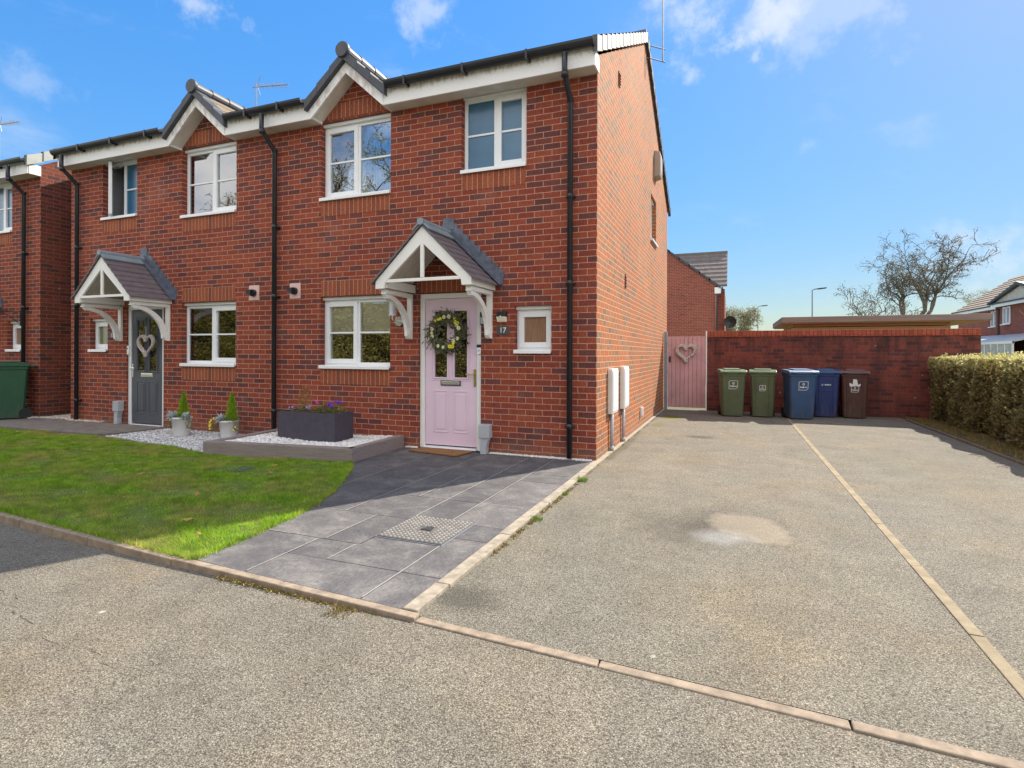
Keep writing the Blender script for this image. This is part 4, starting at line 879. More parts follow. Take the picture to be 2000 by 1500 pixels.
        r_.face([(a, Y1, c_), (b_, Y1, c_), (b_, Y1, d_), (a, Y1, d_)]); r_.face([(a, Y0, c_), (a, Y1, c_), (a, Y1, d_), (a, Y0, d_)]); r_.face([(b_, Y0, c_), (b_, Y1, c_), (b_, Y1, d_), (b_, Y0, d_)]); r_.face([(a, Y0, c_), (b_, Y0, c_), (b_, Y1, c_), (a, Y1, c_)])
        r_.build('room_behind', 'room_light', H, recalc=False)
    door(H, fx, dcb - 0.460, dcb + 0.460, *door_cfg)
    canopy(H, dc)
    # fascia and soffit boxes either side of the gablet
    for k, (a, b) in enumerate(((gx + 0.60, hi + 0.012 if hi == cb else hi - 0.0), (lo + 0.0, gx - 0.60))):
        f = MB(fx); f.box(a, b, -0.222, -0.200, 4.648, 4.86); 
        for ex in (a, b):
            if abs(ex - (gx + 0.60)) < 1e-6 or abs(ex - (gx - 0.60)) < 1e-6 or abs(ex - (cb + 0.012)) < 1e-6 or (k == 0 and is_left is False and ex == b):
                f.box(ex - 0.009, ex + 0.009, -0.199, -0.001, 4.650, 4.84)
        fo = f.build('fascia', 'fascia', H)
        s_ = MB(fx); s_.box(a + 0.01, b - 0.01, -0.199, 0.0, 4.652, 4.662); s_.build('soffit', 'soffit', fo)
        gt = MB(fx); n_ = 9; ga, gb = (a + 0.10, b + 0.012) if k == 0 else (a, b - 0.10)
        prof = [(-0.288 + 0.062 * math.cos(math.pi + math.pi * i / n_), 4.915 + 0.075 * math.sin(math.pi + math.pi * i / n_) * 1.1) for i in range(n_ + 1)]
        pin = [(-0.288 + 0.055 * math.cos(2 * math.pi - math.pi * i / n_), 4.915 + 0.068 * math.sin(2 * math.pi - math.pi * i / n_) * 1.1) for i in range(n_ + 1)]
        gt.prism(prof + pin, 'x', ga, gb)
        x_ = ga + 0.3
        while x_ < gb - 0.05: gt.box(x_, x_ + 0.03, -0.355, -0.223, 4.815, 4.922); x_ += 0.85
        gt.build('gutter', 'black', H, smooth=False)
    # roof
    a, b = sorted((corner + (0.03 if not is_left else -0.03), party)); ez, rz = 4.90, 7.16
    r_ = MB(); n_ = 13
    for s_ in (0, 1):
        for k in range(n_):
            t0, t1 = k / n_, (k + 1) / n_ + 0.01; Y = lambda t: (-0.26 + 4.11 * t) if s_ == 0 else (7.96 - 4.11 * t); Z = lambda t: ez + (rz - ez) * t
            gxr = fx(gx); runs = [(a, b)] if not (s_ == 0 and k < 1) else [(a, gxr - 0.6), (gxr + 0.6, b)]
            for ra_, rb_ in runs: r_.prism([(Y(t0), Z(t0) + 0.03), (Y(t1), Z(t1) + 0.006), (Y(t1), Z(t1) - 0.03), (Y(t0), Z(t0) - 0.02)], 'x', ra_, rb_)
    rf = r_.build('roof', 'roof_tile', H, recalc=True)
    rc = MB(); rc.tube([(a, 3.85, rz + 0.0), (b, 3.85, rz + 0.0)], 0.10, 12); rc.build('ridge', 'dark_tile', rf)
    v = MB(); vx0, vx1 = (corner + 0.0, corner + 0.055) if not is_left else (corner - 0.055, corner); n_ = 15
    for s_ in (0, 1):
        for k in range(n_):
            t0, t1 = k / n_, (k + 1) / n_ + 0.004; Y = lambda t: (-0.27 + 4.12 * t) if s_ == 0 else (7.97 - 4.12 * t); Z = lambda t: ez + (rz - ez) * t
            v.prism([(Y(t0), Z(t0) + 0.065), (Y(t1), Z(t1) + 0.042), (Y(t1), Z(t1) - 0.14), (Y(t0), Z(t0) - 0.12)], 'x', vx0, vx1, 0 if s_ == 0 else 1)
            v.prism([(Y(t0) - 0.0, Z(t0) + 0.068), (Y(t0) + (0.018 if s_ == 0 else -0.035), Z(t0) + 0.078), (Y(t0) + (0.018 if s_ == 0 else -0.035), Z(t0) - 0.11), (Y(t0), Z(t0) - 0.125)], 'x', vx0 - 0.0, vx1 + 0.005, 1)
    v.build('verge', ['pale_verge', 'dark_tile'], H)
    # gablet: barge boards, sloping soffit, dark verge tiles, roof and rounded ridge
    gb = MB(fx); A0 = 5.34; hx, hz = 0.615, 4.79; slp = (A0 - hz) / hx
    for s_ in (-1, 1):
        pts = [(gx, A0), (gx + s_ * hx, hz), (gx + s_ * hx, 4.65), (gx + s_ * (hx - 0.012), 4.65), (gx, A0 - 0.15)]
        gb.prism(pts, 'y', -0.232, -0.204)
    G = gb.build('gablet', 'fascia', H)
    s2 = MB(fx)
    for s_ in (-1, 1): s2.prism([(gx, 5.205), (gx + s_ * 0.60, 4.665), (gx + s_ * 0.60, 4.68), (gx, 5.22)], 'y', -0.203, -0.001)
    s2.build('gablet_soffit', 'soffit', G)
    vt = MB(fx); L_ = hx + 0.045
    for s_ in (-1, 1):
        for k in range(3):
            t0, t1 = k / 3, (k + 1) / 3 + 0.025; xx = lambda t: gx + s_ * L_ * t; zz = lambda t: A0 + 0.135 - slp * L_ * t; lf = 0.022
            vt.prism([(xx(t1), zz(t1) + lf), (xx(t0), zz(t0) - 0.004), (xx(t0), zz(t0) - 0.125), (xx(t1), zz(t1) + lf - 0.145)], 'y', -0.295, -0.10)
    vt.build('verge_tiles', 'dark_tile', G, bevel=0.006)
    rt = MB(fx)
    for s_ in (-1, 1):
        for k in range(4):
            t0, t1 = k / 4, (k + 1) / 4 + 0.02; xx = lambda t: gx + s_ * (L_ + 0.03) * t; zz = lambda t: A0 + 0.11 - slp * (L_ + 0.03) * t
            yb = 1.2 * (1 - t0) + 0.15; rt.prism([(xx(t1), zz(t1) + 0.02), (xx(t0), zz(t0)), (xx(t0), zz(t0) - 0.05), (xx(t1), zz(t1) - 0.04)], 'y', -0.10, yb)
    rt.build('gablet_roof', tile_mat('mossy_gablet_tile', (0.20, 0.16, 0.12), (0.33, 0.28, 0.2), (0.5, 0.47, 0.36)) if not is_left else M['roof_brown'], G)
    rd = MB(fx); yy = -0.30; k = 0
    rd.lathe((gx, -0.325, A0 + 0.14), [(0.10, 0), (0.108, 0.012), (0.108, 0.05)], 24, ax='y')
    while yy < 1.25: rd.tube([(gx, yy, A0 + 0.125), (gx, yy + 0.33, A0 + 0.119)], [0.098, 0.090], 16); yy += 0.32
    rd.build('ridge_cap', 'dark_tile', G)
    # flue terminal
    fxx = -4.585 if not is_left else -5.395; b = MB(); b.box(fxx - 0.10, fxx + 0.10, -0.012, -0.001, 2.11, 2.34, 0)
    b.lathe((fxx + 0.0, -0.075, 2.22), [(0.050, 0), (0.055, 0.02), (0.055, 0.063)], 18, 1, ax='y'); b.prism([(fxx - 0.045, 2.20), (fxx + 0.03, 2.18), (fxx + 0.03, 2.265), (fxx - 0.045, 2.26), (fxx - 0.07, 2.245)], 'y', -0.115, -0.074, 1)
    b.build('flue_terminal', ['pink_plate', 'black'], H)
    return H
FXL = lambda x: -9.90 - x
H17 = build_house(ident, 0.0, -4.935, -1.985, 'semi_detached_house', 'red brick semi-detached house with pink front door, right half of the pair', ('pink', 'timber_white', True, 'gold', True), False)
H15 = build_house(FXL, -9.87, -4.935, -7.878, 'semi_detached_house', 'red brick semi-detached house with dark grey front door, left half of the pair', ('grey_door', 'upvc', True, 'chrome', False), True)
H13 = copy_tree(H17, label='neighbouring red brick house at the left edge beyond the narrow gap', loc=(H17.location.x - 10.80, 3.85, 0))
for c_ in [o_ for o_ in bpy.data.objects if o_.parent == H13 and o_.name.startswith('wall')]:
    c_.data = c_.data.copy(); c_.data.materials[1] = brick_mat('shaded_flank_brick', [(0.20, 0.055, 0.036), (0.23, 0.066, 0.042), (0.175, 0.05, 0.036)], (0.10, 0.042, 0.036), (0.30, 0.16, 0.12), darkp=0.3, stain=0.15)  # darker copy of the flank brick, shade of the gap painted in
for p_ in (-0.316,): downpipe(H17, p_)
downpipe(H17, -4.935, foot=0.12); downpipe(H15, -9.60)
d13 = downpipe(H13, -0.40 - 10.80)
# foot plinth strip and drain boxes beside the doors
def gully(x, y, label, z0=0.02):
    t = thing('gully_cover', label, 'drain box', (x, y, z0)); b = MB(); b.box(x - 0.075, x + 0.075, y - 0.11, y - 0.002, z0 + 0.22, z0 + 0.40); b.build('box', 'grey_box', t, bevel=0.01)
    b = MB(); b.prism([(x - 0.045, z0 + 0.22), (x + 0.06, z0 + 0.22), (x + 0.03, z0 + 0.12), (x + 0.03, z0), (x - 0.055, z0), (x - 0.055, z0 + 0.10)], 'y', y - 0.10, y - 0.01); b.build('spout', 'grey_box', t, bevel=0.008)
gully(-1.432, 0.0, 'grey waste drain box on the wall beside the pink front door', -0.01); gully(-8.47, 0.0, 'grey waste drain box on the wall beside the dark grey front door', 0.04)

# ------------------------------------------------------------------ wall fittings
def text_mesh(txt, size, mtl, parent, loc, rot, name, depth=0.0015):
    c = bpy.data.curves.new(name, 'FONT'); c.body = txt; c.size = size; c.extrude = depth; c.align_x = 'CENTER'; c.align_y = 'CENTER'; c.offset = 0.0012
    c.materials.append(M[mtl]); tmp = bpy.data.objects.new(name, c); COL.objects.link(tmp); bpy.context.view_layer.update()
    me = bpy.data.meshes.new_from_object(tmp.evaluated_get(bpy.context.evaluated_depsgraph_get())); bpy.data.objects.remove(tmp)
    o = bpy.data.objects.new(name, me); COL.objects.link(o); o.parent = parent; o.location = Vector(loc) - Vector(root_loc(parent)); o.rotation_euler = rot
    return o
def plaque(x, z, txt, label):
    t = thing('number_plaque', label, 'house number', (x, 0, z)); b = MB(); b.box(x - 0.085, x + 0.085, -0.012, -0.001, z - 0.055, z + 0.055); b.build('plate', 'plaque', t, bevel=0.002)
    text_mesh(txt, 0.095, 'sticker', t, (x, -0.0135, z), (R(90), 0, 0), 'numerals')
plaque(-1.212, 1.592, '17', 'slate house number plaque reading 17 right of the pink door'); plaque(-8.70, 1.592, '15', 'slate house number plaque reading 15 left of the dark grey door')
t = thing('wall_lantern', 'steel wall lantern with a frosted white cylinder under the left canopy bracket', 'lamp', (-2.80, 0, 1.73))
b = MB(); b.lathe((-2.765, -0.022, 1.735), [(0.062, 0), (0.07, 0.010), (0.07, 0.021)], 20, ax='y'); b.build('wall_plate', 'chrome', t, smooth=False)
b = MB(); b.tube([(-2.765, -0.02, 1.735), (-2.765, -0.13, 1.735), (-2.765, -0.16, 1.75), (-2.765, -0.16, 1.80)], 0.008); b.lathe((-2.765, -0.16, 1.80), [(0.055, 0), (0.055, 0.008)], 18); b.lathe((-2.765, -0.16, 2.01), [(0.095, 0), (0.075, 0.012), (0.03, 0.022)], 18)
for k in range(4): b.tube([(-2.765 + 0.052 * math.cos(k * 1.57 + 0.78), -0.16 + 0.052 * math.sin(k * 1.57 + 0.78), 1.80), (-2.765 + 0.052 * math.cos(k * 1.57 + 0.78), -0.16 + 0.052 * math.sin(k * 1.57 + 0.78), 2.01)], 0.004, 6)
b.build('cage', 'chrome', t)
b = MB(); b.lathe((-2.765, -0.16, 1.808), [(0.042, 0), (0.042, 0.20)], 18); b.build('glass_cylinder', 'lamp_glass', t, smooth=False)
t = thing('key_safe', 'small grey key safe beside the right canopy bracket', 'key safe', (-1.49, 0, 1.74)); b = MB(); b.box(-1.52, -1.452, -0.045, -0.001, 1.665, 1.83); b.build('case', 'black', t, bevel=0.006); b = MB(); b.box(-1.511, -1.461, -0.05, -0.045, 1.675, 1.765); b.build('keypad', 'grey_box', t, bevel=0.003)
t = thing('security_light', 'small solar security light above the number 17 plaque', 'lamp', (-1.217, 0, 1.77)); b = MB(); b.prism([(-0.001, 1.835), (-0.05, 1.83), (-0.085, 1.765), (-0.001, 1.765)], 'x', -1.28, -1.155); b.build('solar_cap', 'black', t, bevel=0.005); b = MB(); b.prism([(-0.001, 1.764), (-0.082, 1.764), (-0.05, 1.70), (-0.001, 1.695)], 'x', -1.275, -1.16); b.build('diffuser', 'blind', t, bevel=0.004); b = MB(); b.lathe((-1.217, -0.088, 1.765), [(0.006, 0), (0.012, 0.006), (0.012, 0.02)], 12, ax='y'); b.build('sensor', 'sticker', t)
t = thing('doorbell', 'white doorbell with black top on the pink door frame', 'doorbell', (-1.555, 0.02, 1.34)); b = MB(); b.box(-1.585, -1.527, 0.006, 0.027, 1.285, 1.372); b.build('case', 'upvc', t, bevel=0.005); b = MB(); b.box(-1.588, -1.524, 0.004, 0.027, 1.374, 1.412); b.build('camera_head', 'black', t, bevel=0.003); b = MB(); b.lathe((-1.556, 0.002, 1.335), [(0.012, 0), (0.014, 0.004)], 14, ax='y'); b.build('button', 'grey_box', t)
t = thing('doorbell', 'slim white doorbell on the frame of the dark grey door', 'doorbell', (-8.315, 0.02, 1.33)); b = MB(); b.box(-8.345, -8.287, 0.0, 0.027, 1.25, 1.41); b.build('case', 'upvc', t, bevel=0.012); b = MB(); b.lathe((-8.316, -0.004, 1.36), [(0.01, 0), (0.012, 0.004)], 12, ax='y'); b.build('lens', 'black', t)
t = thing('basket_bracket', 'black wrought iron hanging basket bracket on the neighbouring house wall', 'bracket', (-11.75, 0, 2.1))
b = MB(); b.box(-11.42, -11.40, -0.012, -0.001, 1.8, 2.1); b.tube([(-11.41, -0.01, 2.08), (-11.43, -0.34, 2.06), (-11.43, -0.37, 2.09)], 0.008, 6); b.tube([(-11.41, -0.01, 1.83), (-11.42, -0.18, 1.98), (-11.43, -0.3, 2.06)], 0.006, 6); b.build('arm', 'black_iron', t)

# wreath on the pink door
def ring_leaves(c, r0, rw, n, size, normal_y=-0.04):
    a = rng.uniform(0, 6.283, n); rr_ = r0 + rng.normal(0, rw, n); P = np.c_[c[0] + rr_ * np.cos(a), c[1] + rng.normal(0, 0.018, n), c[2] + rr_ * np.sin(a)]
    d = np.c_[np.cos(a + rng.normal(0.9, 0.5, n)), rng.normal(-0.25, 0.3, n), np.sin(a + rng.normal(0.9, 0.5, n))]; d /= np.linalg.norm(d, axis=1)[:, None]
    e = np.cross(d, np.c_[rng.normal(0, 0.4, n), -np.ones(n), rng.normal(0, 0.4, n)]); e /= np.linalg.norm(e, axis=1)[:, None]; s = (size * rng.uniform(0.6, 1.3, n))[:, None]
    return np.stack([P, P + d * s + e * s * 0.28, P + d * s * 2, P + d * s - e * s * 0.28], 1).reshape(-1, 3), np.arange(4 * n).reshape(n, 4)
WC = (-2.01, -0.03, 1.575)
t = thing('door_wreath', 'leafy wreath with yellow and cream flowers hanging on the pink door', 'wreath', WC)
V, F = ring_leaves(WC, 0.195, 0.048, 900, 0.035); mesh_np('foliage', V, F, 'olive', t)
b = MB(); b.tube([(WC[0] + 0.2 * math.cos(k * 0.3142), -0.025, WC[2] + 0.2 * math.sin(k * 0.3142)) for k in range(21)], 0.014, 8); b.build('ring', 'bark', t)
def flower(mb, c, r_, n=7):
    for k in range(n):
        a = 2 * math.pi * k / n; mb.lathe((c[0] + r_ * 0.55 * math.cos(a), c[1], c[2] + r_ * 0.55 * math.sin(a)), [(0.001, -r_ * 0.2), (r_ * 0.42, 0), (0.001, r_ * 0.1)], 6, ax='y')
for mt, lst, nm in (('cream', [(75, .21, .034), (95, .20, .03), (15, .205, .034), (28, .19, .026), (168, .2, .028), (182, .2, .026), (196, .2, .028), (240, .21, .028), (262, .2, .026), (318, .17, .026), (335, .2, .028)], 'cream_flower'),
                    ('yellow', [(112, .19, .028), (122, .2, .022), (135, .215, .022), (40, .2, .03), (50, .22, .026), (32, .22, .024), (290, .2, .032), (300, .22, .03), (310, .19, .026)], 'yellow_flower')):
    for a, rr_, s_ in lst:
        b = MB(); flower(b, (WC[0] + rr_ * math.cos(R(a)), -0.075, WC[2] + rr_ * math.sin(R(a))), s_ * 0.95); b.build(nm, mt, t)
# wicker hearts
def heart(c, w_, h_, r_, mtl, label, ax_y):
    t = thing('wicker_heart', label, 'heart decoration', (c[0], ax_y, c[1])); pts = []
    for k in range(41):
        a = 2 * math.pi * k / 40; x = 16 * math.sin(a) ** 3 / 17 * w_ / 2; z = (13 * math.cos(a) - 5 * math.cos(2 * a) - 2 * math.cos(3 * a) - math.cos(4 * a)) / 17 * h_ / 2
        pts.append((c[0] + x, ax_y, c[1] + z))
    for j in range(5):
        b = MB(); ph = j * 1.257; q = [(p[0] + r_ * 0.6 * math.cos(k * 0.9 + ph), p[1] + r_ * 0.6 * math.sin(k * 0.9 + ph), p[2] + r_ * 0.45 * math.sin(k * 0.9 + ph * 1.3)) for k, p in enumerate(pts)]
        b.tube(q, r_ * 0.42, 6); b.build('wicker_strand', mtl, t)
    b = MB(); b.tube([(c[0], ax_y, c[1] + h_ * 0.28), (c[0], ax_y + 0.005, c[1] + h_ * 0.75)], 0.003, 5); b.build('hanging_string', 'sticker', t)
heart((-7.83, 1.435), 0.40, 0.40, 0.032, 'wicker', 'pale wicker heart hanging on the dark grey front door', -0.015)
heart((0.515, 1.345), 0.44, 0.43, 0.048, 'wicker_grey', 'grey wicker heart hanging on the pink garden gate', 6.885)

# doormat, covers
b = MB(); b.prism([(-2.42, -0.30), (-1.66, -0.42), (-1.60, 0.0 - 0.04), (-2.36, 0.0 - 0.035)], 'z', 0.018, 0.036); tag(b.build('doormat', 'mat', bevel=0.004), 'brown coir doormat with dark paw marks in front of the pink door', 'doormat')
t = thing('manhole_cover', 'square studded metal access cover set in the dark paving', 'cover', (-0.55, -3.01, 0.01))
b = MB(); rect_frame(b, -0.815, -0.285, -3.285, -2.745, 0, 0, 0.01) if False else None
b = MB(); b.box(-0.815, -0.285, -3.285, -2.745, 0.0, 0.017); b.build('frame', 'steel', t)
b = MB(); b.box(-0.805, -0.295, -3.275, -2.755, 0.0, 0.022); b.build('plate', plain('dull_cover_plate', (0.11, 0.10, 0.09), 0.7, 0.3, 15), t)
b = MB()
for i in range(14):
    for j in range(14):
        x, y = -0.785 + 0.0362 * i, -3.252 + 0.0362 * j
        if 5 <= i <= 8 and 5 <= j <= 7: continue
        b.lathe((x, y, 0.022), [(0.0135, 0), (0.011, 0.005), (0.006, 0.007)], 8)
b.build('studs', plain('worn_stud_metal', (0.34, 0.315, 0.28), 0.45, 0.2, 15, metal=0.3), t)
b = MB(); b.prism([(-0.59, -3.05), (-0.50, -3.06), (-0.515, -2.98), (-0.55, -2.965)], 'z', 0.022, 0.027); b.build('keyhole_recess', 'dark_joint', t)
b = MB(); b.box(-3.83, -3.42, -2.10, -1.84, 0.0, 0.020); tag(b.build('drain_cover', 'plaque', bevel=0.004), 'small dark slate-coloured drain cover sunk in the lawn', 'cover')

# ------------------------------------------------------------------ raised bed, trough, pots
t = thing('raised_bed', 'low raised bed of grey painted timber sleepers filled with white pebbles', 'planter', (-3.7, -0.65, 0))
FL, FRr = Vector((-4.70, -1.47)), Vector((-2.63, -1.19)); BR, BL = Vector((-2.66, -0.02)), Vector((-4.76, -0.02))
def sleeper(a, b_, wd, name='sleeper'):
    d = (b_ - a).normalized(); n2 = Vector((-d.y, d.x)) * wd; m_ = MB(); m_.prism([(a.x, a.y), (b_.x, b_.y), (b_.x + n2.x, b_.y + n2.y), (a.x + n2.x, a.y + n2.y)], 'z', -0.02, 0.175); return m_.build(name, 'sleeper', t, bevel=0.008)
sleeper(FL, FRr, 0.11); sleeper(FRr + Vector((0, 0.003)), BR, 0.10); sleeper(BL, FL + Vector((0, 0.115)), 0.10)
P = scatter([(-4.62, -1.36), (-2.72, -1.10), (-2.75, -0.01), (-4.68, -0.01)], 26000)
C = np.c_[P, 0.135 + 0.012 * np.sin(P[:, 0] * 4) + rng.uniform(-0.01, 0.008, len(P))]
V, F = pebbles(C[:9000], 0.017); struct(mesh_np('pebbles', V, F, 'pebble'), 'stuff'); bpy.data.objects['pebbles']['label'] = 'white pebbles filling the sleeper bed'; bpy.data.objects['pebbles']['category'] = 'pebbles'
b = MB(); b.face([(-4.62, -1.37, 0.118), (-2.72, -1.11, 0.118), (-2.75, -0.01, 0.118), (-4.68, -0.01, 0.118)]); b.build('fill', 'chips' if False else 'kerb', t, recalc=False)
P = scatter([(-7.35, -0.98), (-7.05, -1.0), (-6.3, -1.12), (-5.5, -1.2), (-4.78, -1.4), (-4.80, -0.01), (-7.28, -0.01)], 22000)
C = np.c_[P, 0.014 + rng.uniform(-0.006, 0.008, len(P))]; V, F = pebbles(C[:11000], 0.0135); tag(mesh_np('gravel', V, F, 'chips'), 'grey and white stone chips between the lawn and the brick wall', 'gravel', kind='stuff')
b = MB(); b.face([(-7.36, -0.99, 0.004), (-7.05, -1.03, 0.004), (-5.5, -1.24, 0.004), (-4.70, -1.42, 0.004), (-4.70, 0, 0.004), (-7.3, 0, 0.004)]); struct(b.build('gravel_bed', plain('grey_gravel_base', (0.3, 0.3, 0.3), 0.9, 0.3, 30), recalc=False))
P = np.vstack([scatter([(-1.38, -0.05), (-0.05, -0.07), (-0.05, -0.005), (-1.38, -0.005)], 2500), scatter([(-2.64, -0.04), (-2.46, -0.04), (-2.46, -0.005), (-2.64, -0.005)], 300)])
C = np.c_[P, np.full(len(P), 0.020) + rng.uniform(-0.004, 0.006, len(P))]; V, F = pebbles(C, 0.010); tag(mesh_np('pebble_strip', V, F, 'pebble'), 'narrow line of white pebbles along the foot of the house wall', 'pebbles', kind='stuff')
P = np.vstack([scatter([(-10.7, -0.09), (-9.9, -0.05), (-9.9, 0.5), (-10.72, 0.5)], 1400), scatter([(-11.4, -0.3), (-10.7, -0.2), (-10.7, -0.02), (-11.4, -0.02)], 900), scatter([(-9.85, -0.1), (-8.9, -0.1), (-8.9, -0.01), (-9.85, -0.01)], 500)])
C = np.c_[P, np.full(len(P), 0.052) + rng.uniform(-0.004, 0.008, len(P))]; V, F = pebbles(C, 0.015); tag(mesh_np('pebble_strip', V, F, pebble_mat('tan_pebble', [(0.5, 0.4, 0.32), (0.7, 0.65, 0.58), (0.42, 0.3, 0.22), (0.75, 0.72, 0.68)])), 'buff pebbles scattered in the gap between the two brick houses', 'pebbles', kind='stuff')
# trough
t = thing('trough_planter', 'large charcoal rectangular trough planter standing on the white pebbles', 'planter', (-3.75, -0.5, 0.13))
x0, x1, y0, y1, zt = -4.22, -3.265, -0.72, -0.34, 0.505
b = MB(); b.box(x0, x1, y0, y1, 0.10, zt - 0.03); b.box(x0, x1, y0, y0 + 0.025, zt - 0.03, zt); b.box(x0, x1, y1 - 0.025, y1, zt - 0.03, zt); b.box(x0, x0 + 0.025, y0 + 0.025, y1 - 0.025, zt - 0.03, zt); b.box(x1 - 0.025, x1, y0 + 0.025, y1 - 0.025, zt - 0.03, zt); b.build('tub', 'trough', t)
b = MB(); b.box(x0 + 0.03, x1 - 0.03, y0 + 0.03, y1 - 0.03, zt - 0.04, zt - 0.012); b.build('soil', 'soil', t)
def leafy(name, label, cat, c, n, rad, size, mtl, flowers=(), stems=0, aspect=0.5, group=None, shape='ball'):
    t = thing(name, label, cat, c, group)
    u = rng.normal(size=(n, 3)); u /= np.linalg.norm(u, axis=1)[:, None]; rr_ = rng.uniform(0.35, 1, n) ** 0.5
    P = u * rr_[:, None] * np.array(rad) + np.array(c) + np.array((0, 0, rad[2] * 0.75)); P[:, 2] = np.maximum(P[:, 2], c[2] + 0.004)
    if shape == 'cone':
        h = rng.uniform(0, 1, n) ** 1.4; a = rng.uniform(0, 6.28, n); q = rad[0] * (1 - h) ** 0.75 * rng.uniform(0.45, 1.15, n) * (1 + 0.25 * np.sin(a * 3 + h * 14)); P = np.c_[c[0] + q * np.cos(a), c[1] + q * np.sin(a), c[2] + h * rad[2]]
        d = np.c_[np.cos(a) * 0.5, np.sin(a) * 0.5, np.ones(n)]; d /= np.linalg.norm(d, axis=1)[:, None]; e = np.cross(d, rng.normal(size=(n, 3))); e /= np.linalg.norm(e, axis=1)[:, None]; s = (size * rng.uniform(.6, 1.4, n))[:, None]
        V = np.stack([P, P + d * s + e * s * .3, P + d * s * 2.2, P + d * s - e * s * .3], 1).reshape(-1, 3); F = np.arange(4 * n).reshape(n, 4)
    else: V, F = leaves(P, np.full(n, size), aspect)
    mesh_np('leaves', V, F, mtl, t)
    if stems:
        b = MB()
        for k in range(stems):
            a = rng.uniform(0, 6.28); e = rng.uniform(0.3, 0.9); b.tube([(c[0] + 0.01 * math.cos(a), c[1] + 0.01 * math.sin(a), c[2]), (c[0] + rad[0] * e * 0.6 * math.cos(a), c[1] + rad[1] * e * 0.6 * math.sin(a), c[2] + rad[2] * 1.3 * e)], 0.004, 5)
        b.build('stems', 'bark', t)
    for (fx_, fy_, fz_, fr_, fm_) in flowers:
        b = MB(); cc = (c[0] + fx_, c[1] + fy_, c[2] + fz_)
        for k in range(6):
            a = k * 1.047; b.lathe((cc[0] + fr_ * 0.55 * math.cos(a), cc[1], cc[2] + fr_ * 0.45 * math.sin(a)), [(0.001, -fr_ * .3), (fr_ * .5, 0), (0.001, fr_ * .3)], 6, ax='y')
        b.build('flower', fm_, t)
    return t
Z = zt - 0.012; Yt = -0.53
leafy('tall_shrub', 'tall thin leafy sprig at the left end of the charcoal trough', 'plant', (-3.93, Yt, Z), 170, (0.11, 0.06, 0.20), 0.015, 'shrub', stems=5)
leafy('flowering_plant', 'low lilac-flowered plant at the left front corner of the charcoal trough', 'plant', (-4.08, Yt, Z), 90, (0.10, 0.09, 0.035), 0.013, 'shrub', [(-0.06, -0.06, 0.05, 0.017, 'lilac'), (0.0, -0.07, 0.06, 0.018, 'lilac'), (0.06, -0.05, 0.05, 0.016, 'purple')])
leafy('flowering_plant', 'small lilac-flowered plant beside the tall sprig in the trough', 'plant', (-3.80, Yt, Z), 90, (0.08, 0.08, 0.04), 0.013, 'shrub', [(-0.03, -0.07, 0.07, 0.02, 'lilac'), (0.02, -0.07, 0.085, 0.02, 'lilac'), (0.02, -0.08, 0.055, 0.016, 'lilac')])
leafy('flowering_plant', 'single magenta flower standing in the middle of the charcoal trough', 'plant', (-3.68, Yt, Z), 90, (0.06, 0.07, 0.05), 0.013, 'shrub', [(-0.01, -0.04, 0.15, 0.026, 'magenta'), (0.015, -0.05, 0.125, 0.02, 'magenta')], stems=2)
leafy('bushy_plant', 'dark green bushy plant in the right half of the charcoal trough', 'plant', (-3.55, Yt, Z), 320, (0.14, 0.10, 0.065), 0.013, 'shrub', stems=4)
leafy('flowering_plant', 'deep purple primrose cluster at the right end of the charcoal trough', 'plant', (-3.37, Yt, Z), 220, (0.12, 0.11, 0.06), 0.015, 'shrub', [(-0.10, -0.06, 0.12, 0.026, 'purple'), (-0.06, -0.07, 0.14, 0.026, 'purple'), (-0.03, -0.09, 0.10, 0.03, 'purple'), (0.01, -0.05, 0.155, 0.026, 'purple'), (0.05, -0.04, 0.15, 0.026, 'purple'), (0.09, -0.03, 0.145, 0.02, 'purple')])
# two white pots
def pot(x, y, rt_, rb, h, label, z0=0.02):
    t = thing('plant_pot', label, 'pot', (x, y, z0))
    b = MB(); b.lathe((x, y, z0), [(rb, 0), (rb * 1.02, 0.01), (rt_ * 0.97, h - 0.03), (rt_ * 1.02, h - 0.028), (rt_ * 1.04, h - 0.008), (rt_ * 1.02, h), (rt_ * 0.93, h), (rt_ * 0.9, h - 0.03)], 32); b.build('bowl', 'pot', t, smooth=True)
    b = MB(); b.lathe((x, y, z0), [(rt_ * 0.88, h - 0.045), (rt_ * 0.88, h - 0.03)], 24); b.build('soil', 'soil', t)
pot(-6.33, -0.50, 0.142, 0.108, 0.29, 'white ribbed plant pot nearer the dark grey door, on the gravel')
pot(-5.60, -0.28, 0.145, 0.115, 0.25, 'white plant pot beside the raised bed, on the gravel')
leafy('small_conifer', 'bright green dwarf conifer in the pot nearer the dark grey door', 'plant', (-6.32, -0.48, 0.28), 2600, (0.075, 0.075, 0.38), 0.014, 'conifer', shape='cone')
leafy('small_conifer', 'bright green dwarf conifer in the pot beside the raised bed', 'plant', (-5.57, -0.26, 0.24), 2600, (0.08, 0.08, 0.42), 0.014, 'conifer', shape='cone')
